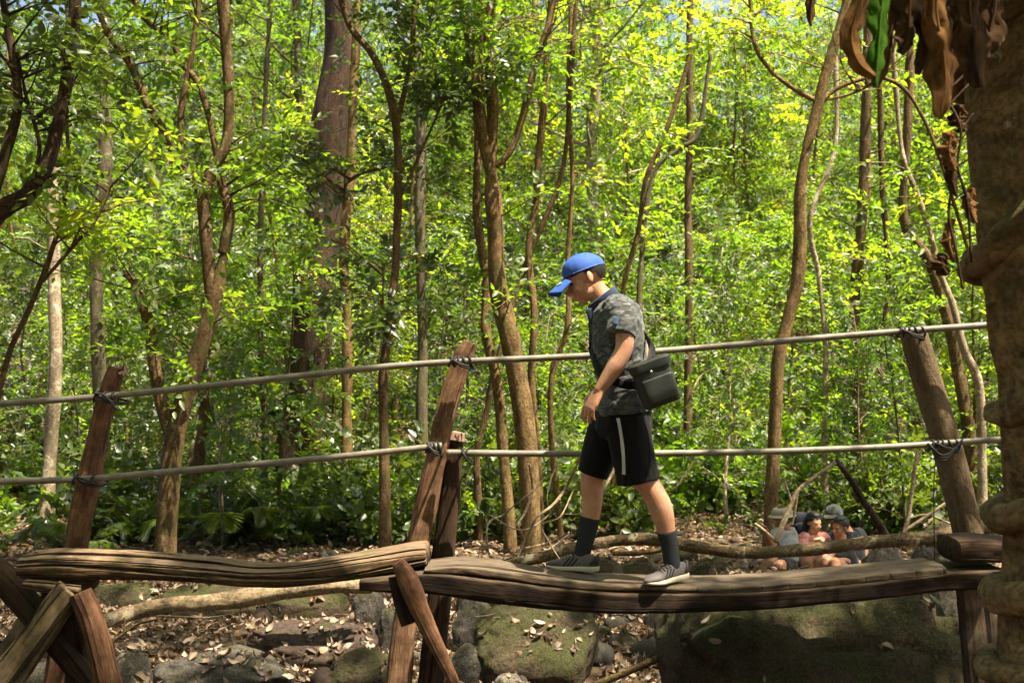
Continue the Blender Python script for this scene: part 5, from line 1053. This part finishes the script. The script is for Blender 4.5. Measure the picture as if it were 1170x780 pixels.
# ---- seated hikers behind the fallen trunk
def hiker(label, D, base, hd, hfv, sh, hips, arms, legs, skin, top=None, topc=None, shortc=None, hat=None, hatc=None, hair=True, k=.90, longhair=False, tw=.19):
    """all joints as (px,py,dy) measured at distance D"""
    Jp = lambda p: at(p[0], p[1], D + (p[2] if len(p) > 2 else 0))
    root = empty('person', Jp(base)); tag(root, label, 'person')
    f = nrm(hfv); u = nrm(np.array((0, 0, 1.)) - f * f[2]); s = np.cross(u, f)
    Gh, q = head_parts(Jp(hd), f, s, u, k); shm = (Jp(sh[0]) + Jp(sh[1])) / 2; hm = Jp(hips); sv = nrm(Jp(sh[0]) - Jp(sh[1]))
    G = Gh + [limb([Jp(hd) - u * .07, shm + np.array((0, 0, .05)), shm - np.array((0, 0, .06))], [.055, .055, .08])]
    mid = (shm + hm) / 2
    G.append(loft([shm + np.array((0, 0, .03)), shm - np.array((0, 0, .05)), mid, hm], [.06, .095, .105, .12], [.12, tw - .03, .145, .17], n=24, m=20, side=sv))
    for side_, a in zip(sh, arms):
        S_, E_, W_ = Jp(side_), Jp(a[0]), Jp(a[1]); G.append(limb([S_, (S_ + E_) / 2, E_, (E_ + W_) / 2, W_], [.055, .046, .038, .036, .026])); G += hand_parts(W_, W_ - E_, np.array((0, -.5, .8)), np.array((.3, -.8, .3)), .5, .95)
    for l in legs:
        Hh, K_, A_ = hm + sv * l[3], Jp(l[0]), Jp(l[1]); T_ = Jp(l[2]); G.append(limb([Hh, (Hh + K_) / 2, K_, K_ * .6 + A_ * .4, A_, A_ + (T_ - A_) * .3 - np.array((0, 0, .03))], [.085, .075, .056, .055, .036, .034])); G.append(limb([A_ - np.array((0, 0, .02)), (A_ + T_) / 2 - np.array((0, 0, .03)), T_], [.036, .036, .020]))
    remesh('body', G, .009, 3, mat=skin, parent=root)
    for sg in (1, -1): mk('eye', ell(q(.080, .031 * sg, .002), (.009, .012, .006), f, s, u, nu=10, nv=6), M_eye, root)
    if hair:
        V, fs, _ = ellipsoid((-.016, 0, .030), (.103, .083, .094), nu=56, nv=36); V = V * (1 + .05 * fbm(V * 40, 5, 3))[:, None]; fc = fs[0]; c = V[fc].mean(1); fr_ = .070 + .02 * fbm(c * 60, 4, 2) - 1.2 * np.maximum(np.abs(c[:, 1]) - .045, 0)
        keep = ((c[:, 0] < .005) & (c[:, 2] > (-.080 if longhair else -.025))) | (c[:, 2] > fr_)
        mk('hair', (np.array([q(*p) for p in V]), [fc[keep]] + [f_ for f_ in fs[1:] if True][:0], V), M_hair, root)
        mk('hair', ell(q(-.012, 0, .088), (.075, .062, .040), f, s, u), M_hair, root)
        if longhair: mk('ponytail', loft([q(-.10, 0, .0), q(-.125, 0, -.06), q(-.10, 0, -.14)], [.03, .035, .015], n=10, m=12), M_hair, root)
    if top is not None:
        T = [loft([shm + np.array((0, 0, .045)), shm - np.array((0, 0, .05)), mid, hm + np.array((0, 0, .02))], [.075, .112, .122, .135], [.10, tw, .17, .19], n=24, m=20, side=sv)]
        if topc != 'vest':
            for side_, a in zip(sh, arms): S_, E_ = Jp(side_), Jp(a[0]); T.append(limb([shm * .4 + S_ * .6, S_, S_ + (E_ - S_) * .62], [.07, .066, .060]))
        remesh('shirt', T, .010, 2, disp=wr(.008, 5), mat=top, parent=root)
    if shortc is not None:
        T = [limb([hm + np.array((0, 0, .05)), hm - np.array((0, 0, .05))], [.15, .15])]
        for l in legs: Hh, K_ = hm + sv * l[3], Jp(l[0]); T.append(limb([Hh, Hh + (K_ - Hh) * .5, Hh + (K_ - Hh) * l[4]], [.10, .09, .078]))
        remesh('shorts', T, .010, 2, mat=shortc, parent=root)
    if hat:
        if hat == 'bucket':
            G = join(loft([q(-.01, 0, .035), q(-.01, 0, .085), q(-.01, 0, .115), q(-.01, 0, .122)], np.array([.108, .100, .080, .03]), n=28, m=12), loft([q(-.01, 0, .048), q(-.01, 0, .036), q(-.01, 0, .026)], np.array([.105, .125, .140]), n=28, m=8))
        else:
            G = join(ell(q(-.008, 0, .045), (.108, .09, .088), f, s, u), ell(q(.115, 0, .050), (.075, .070, .008), f, s, u))
        mk('hat' if hat == 'bucket' else 'cap', G, hatc, root)
    return root
M_pink = m_cloth('shirt_pink', (.24, .10, .095)); M_white = m_cloth('shirt_grey_white', (.19, .21, .215)); M_bk = m_cloth('shirt_black', (.014, .014, .017)); M_cream = m_cloth('hat_cream', (.27, .23, .17))
M_jean = m_cloth('trousers_dark', (.02, .022, .028))
HD = 10.9
hiker('seated hiker in cream sun hat and pale grey shirt, leftmost of the group', HD, (905, 668), (893, 592), (-.9, -.45, -.1), ((888, 611, -.1), (907, 611, .12)), (908, 650), [((882, 626, -.18), (875, 608, -.28)), ((912, 634, .1), (896, 642, -.1))], [((883, 643, -.25), (879, 664, -.25), (872, 669, -.3), .08, .9), ((890, 646, -.4), (898, 668, -.35), (888, 672, -.45), -.08, .9)], SK2, M_white, 't', M_jean, 'bucket', M_cream)
hiker('seated woman in a pink top with dark tied hair', HD, (934, 668), (930, 597), (.35, -.9, -.12), ((919, 616, 0), (941, 616, .02)), (932, 652), [((917, 636, -.12), (930, 622, -.25)), ((945, 634, -.1), (937, 620, -.25))], [((922, 636, -.45), (924, 660, -.4), (918, 668, -.5), .08, .5), ((938, 636, -.45), (934, 662, -.42), (930, 670, -.52), -.08, .5)], SK, M_pink, 't', M_jean, longhair=True, k=.86, tw=.17)
hiker('hiker in dark cap and black shirt sitting at the back of the group', HD + .35, (974, 668), (953, 590), (-.55, -.8, -.25), ((953, 612, -.1), (982, 611, .12)), (976, 655), [((950, 634, -.2), (942, 628, -.35)), ((989, 636, 0), (986, 654, -.15))], [((958, 643, -.4), (962, 664, -.4), (955, 670, -.5), .08, .9), ((980, 645, -.4), (990, 664, -.4), (984, 670, -.5), -.08, .9)], SK2, M_bk, 't', M_jean, 'cap', m_cloth('cap_charcoal', (.05, .055, .05)), tw=.21)
hiker('short-haired seated hiker in a dark sleeveless top facing left', HD - .15, (955, 668), (960, 602), (-.85, -.5, -.15), ((951, 626, -.1), (970, 625, .1)), (966, 657), [((946, 640, -.2), (938, 630, -.3)), ((975, 642, 0), (958, 640, -.25))], [((944, 641, -.35), (947, 663, -.35), (939, 670, -.42), .07, .55), ((954, 643, -.42), (960, 664, -.4), (952, 671, -.5), -.07, .55)], SK2, M_bk, 'vest', M_jean, k=.88, tw=.17)
bp = mk('backpack', join(ellipsoid(at(915, 598, HD + .15), (.09, .08, .12), e=.7), ellipsoid(at(916, 603, HD + .08), (.07, .05, .06), e=.7)), m_cloth('backpack_navy', (.02, .024, .035))); tag(bp, 'small dark backpack between the hat wearer and pink-topped woman', 'backpack')
# blank temporary property removed
for o in bpy.data.objects:
    if '_o' in o: del o['_o']
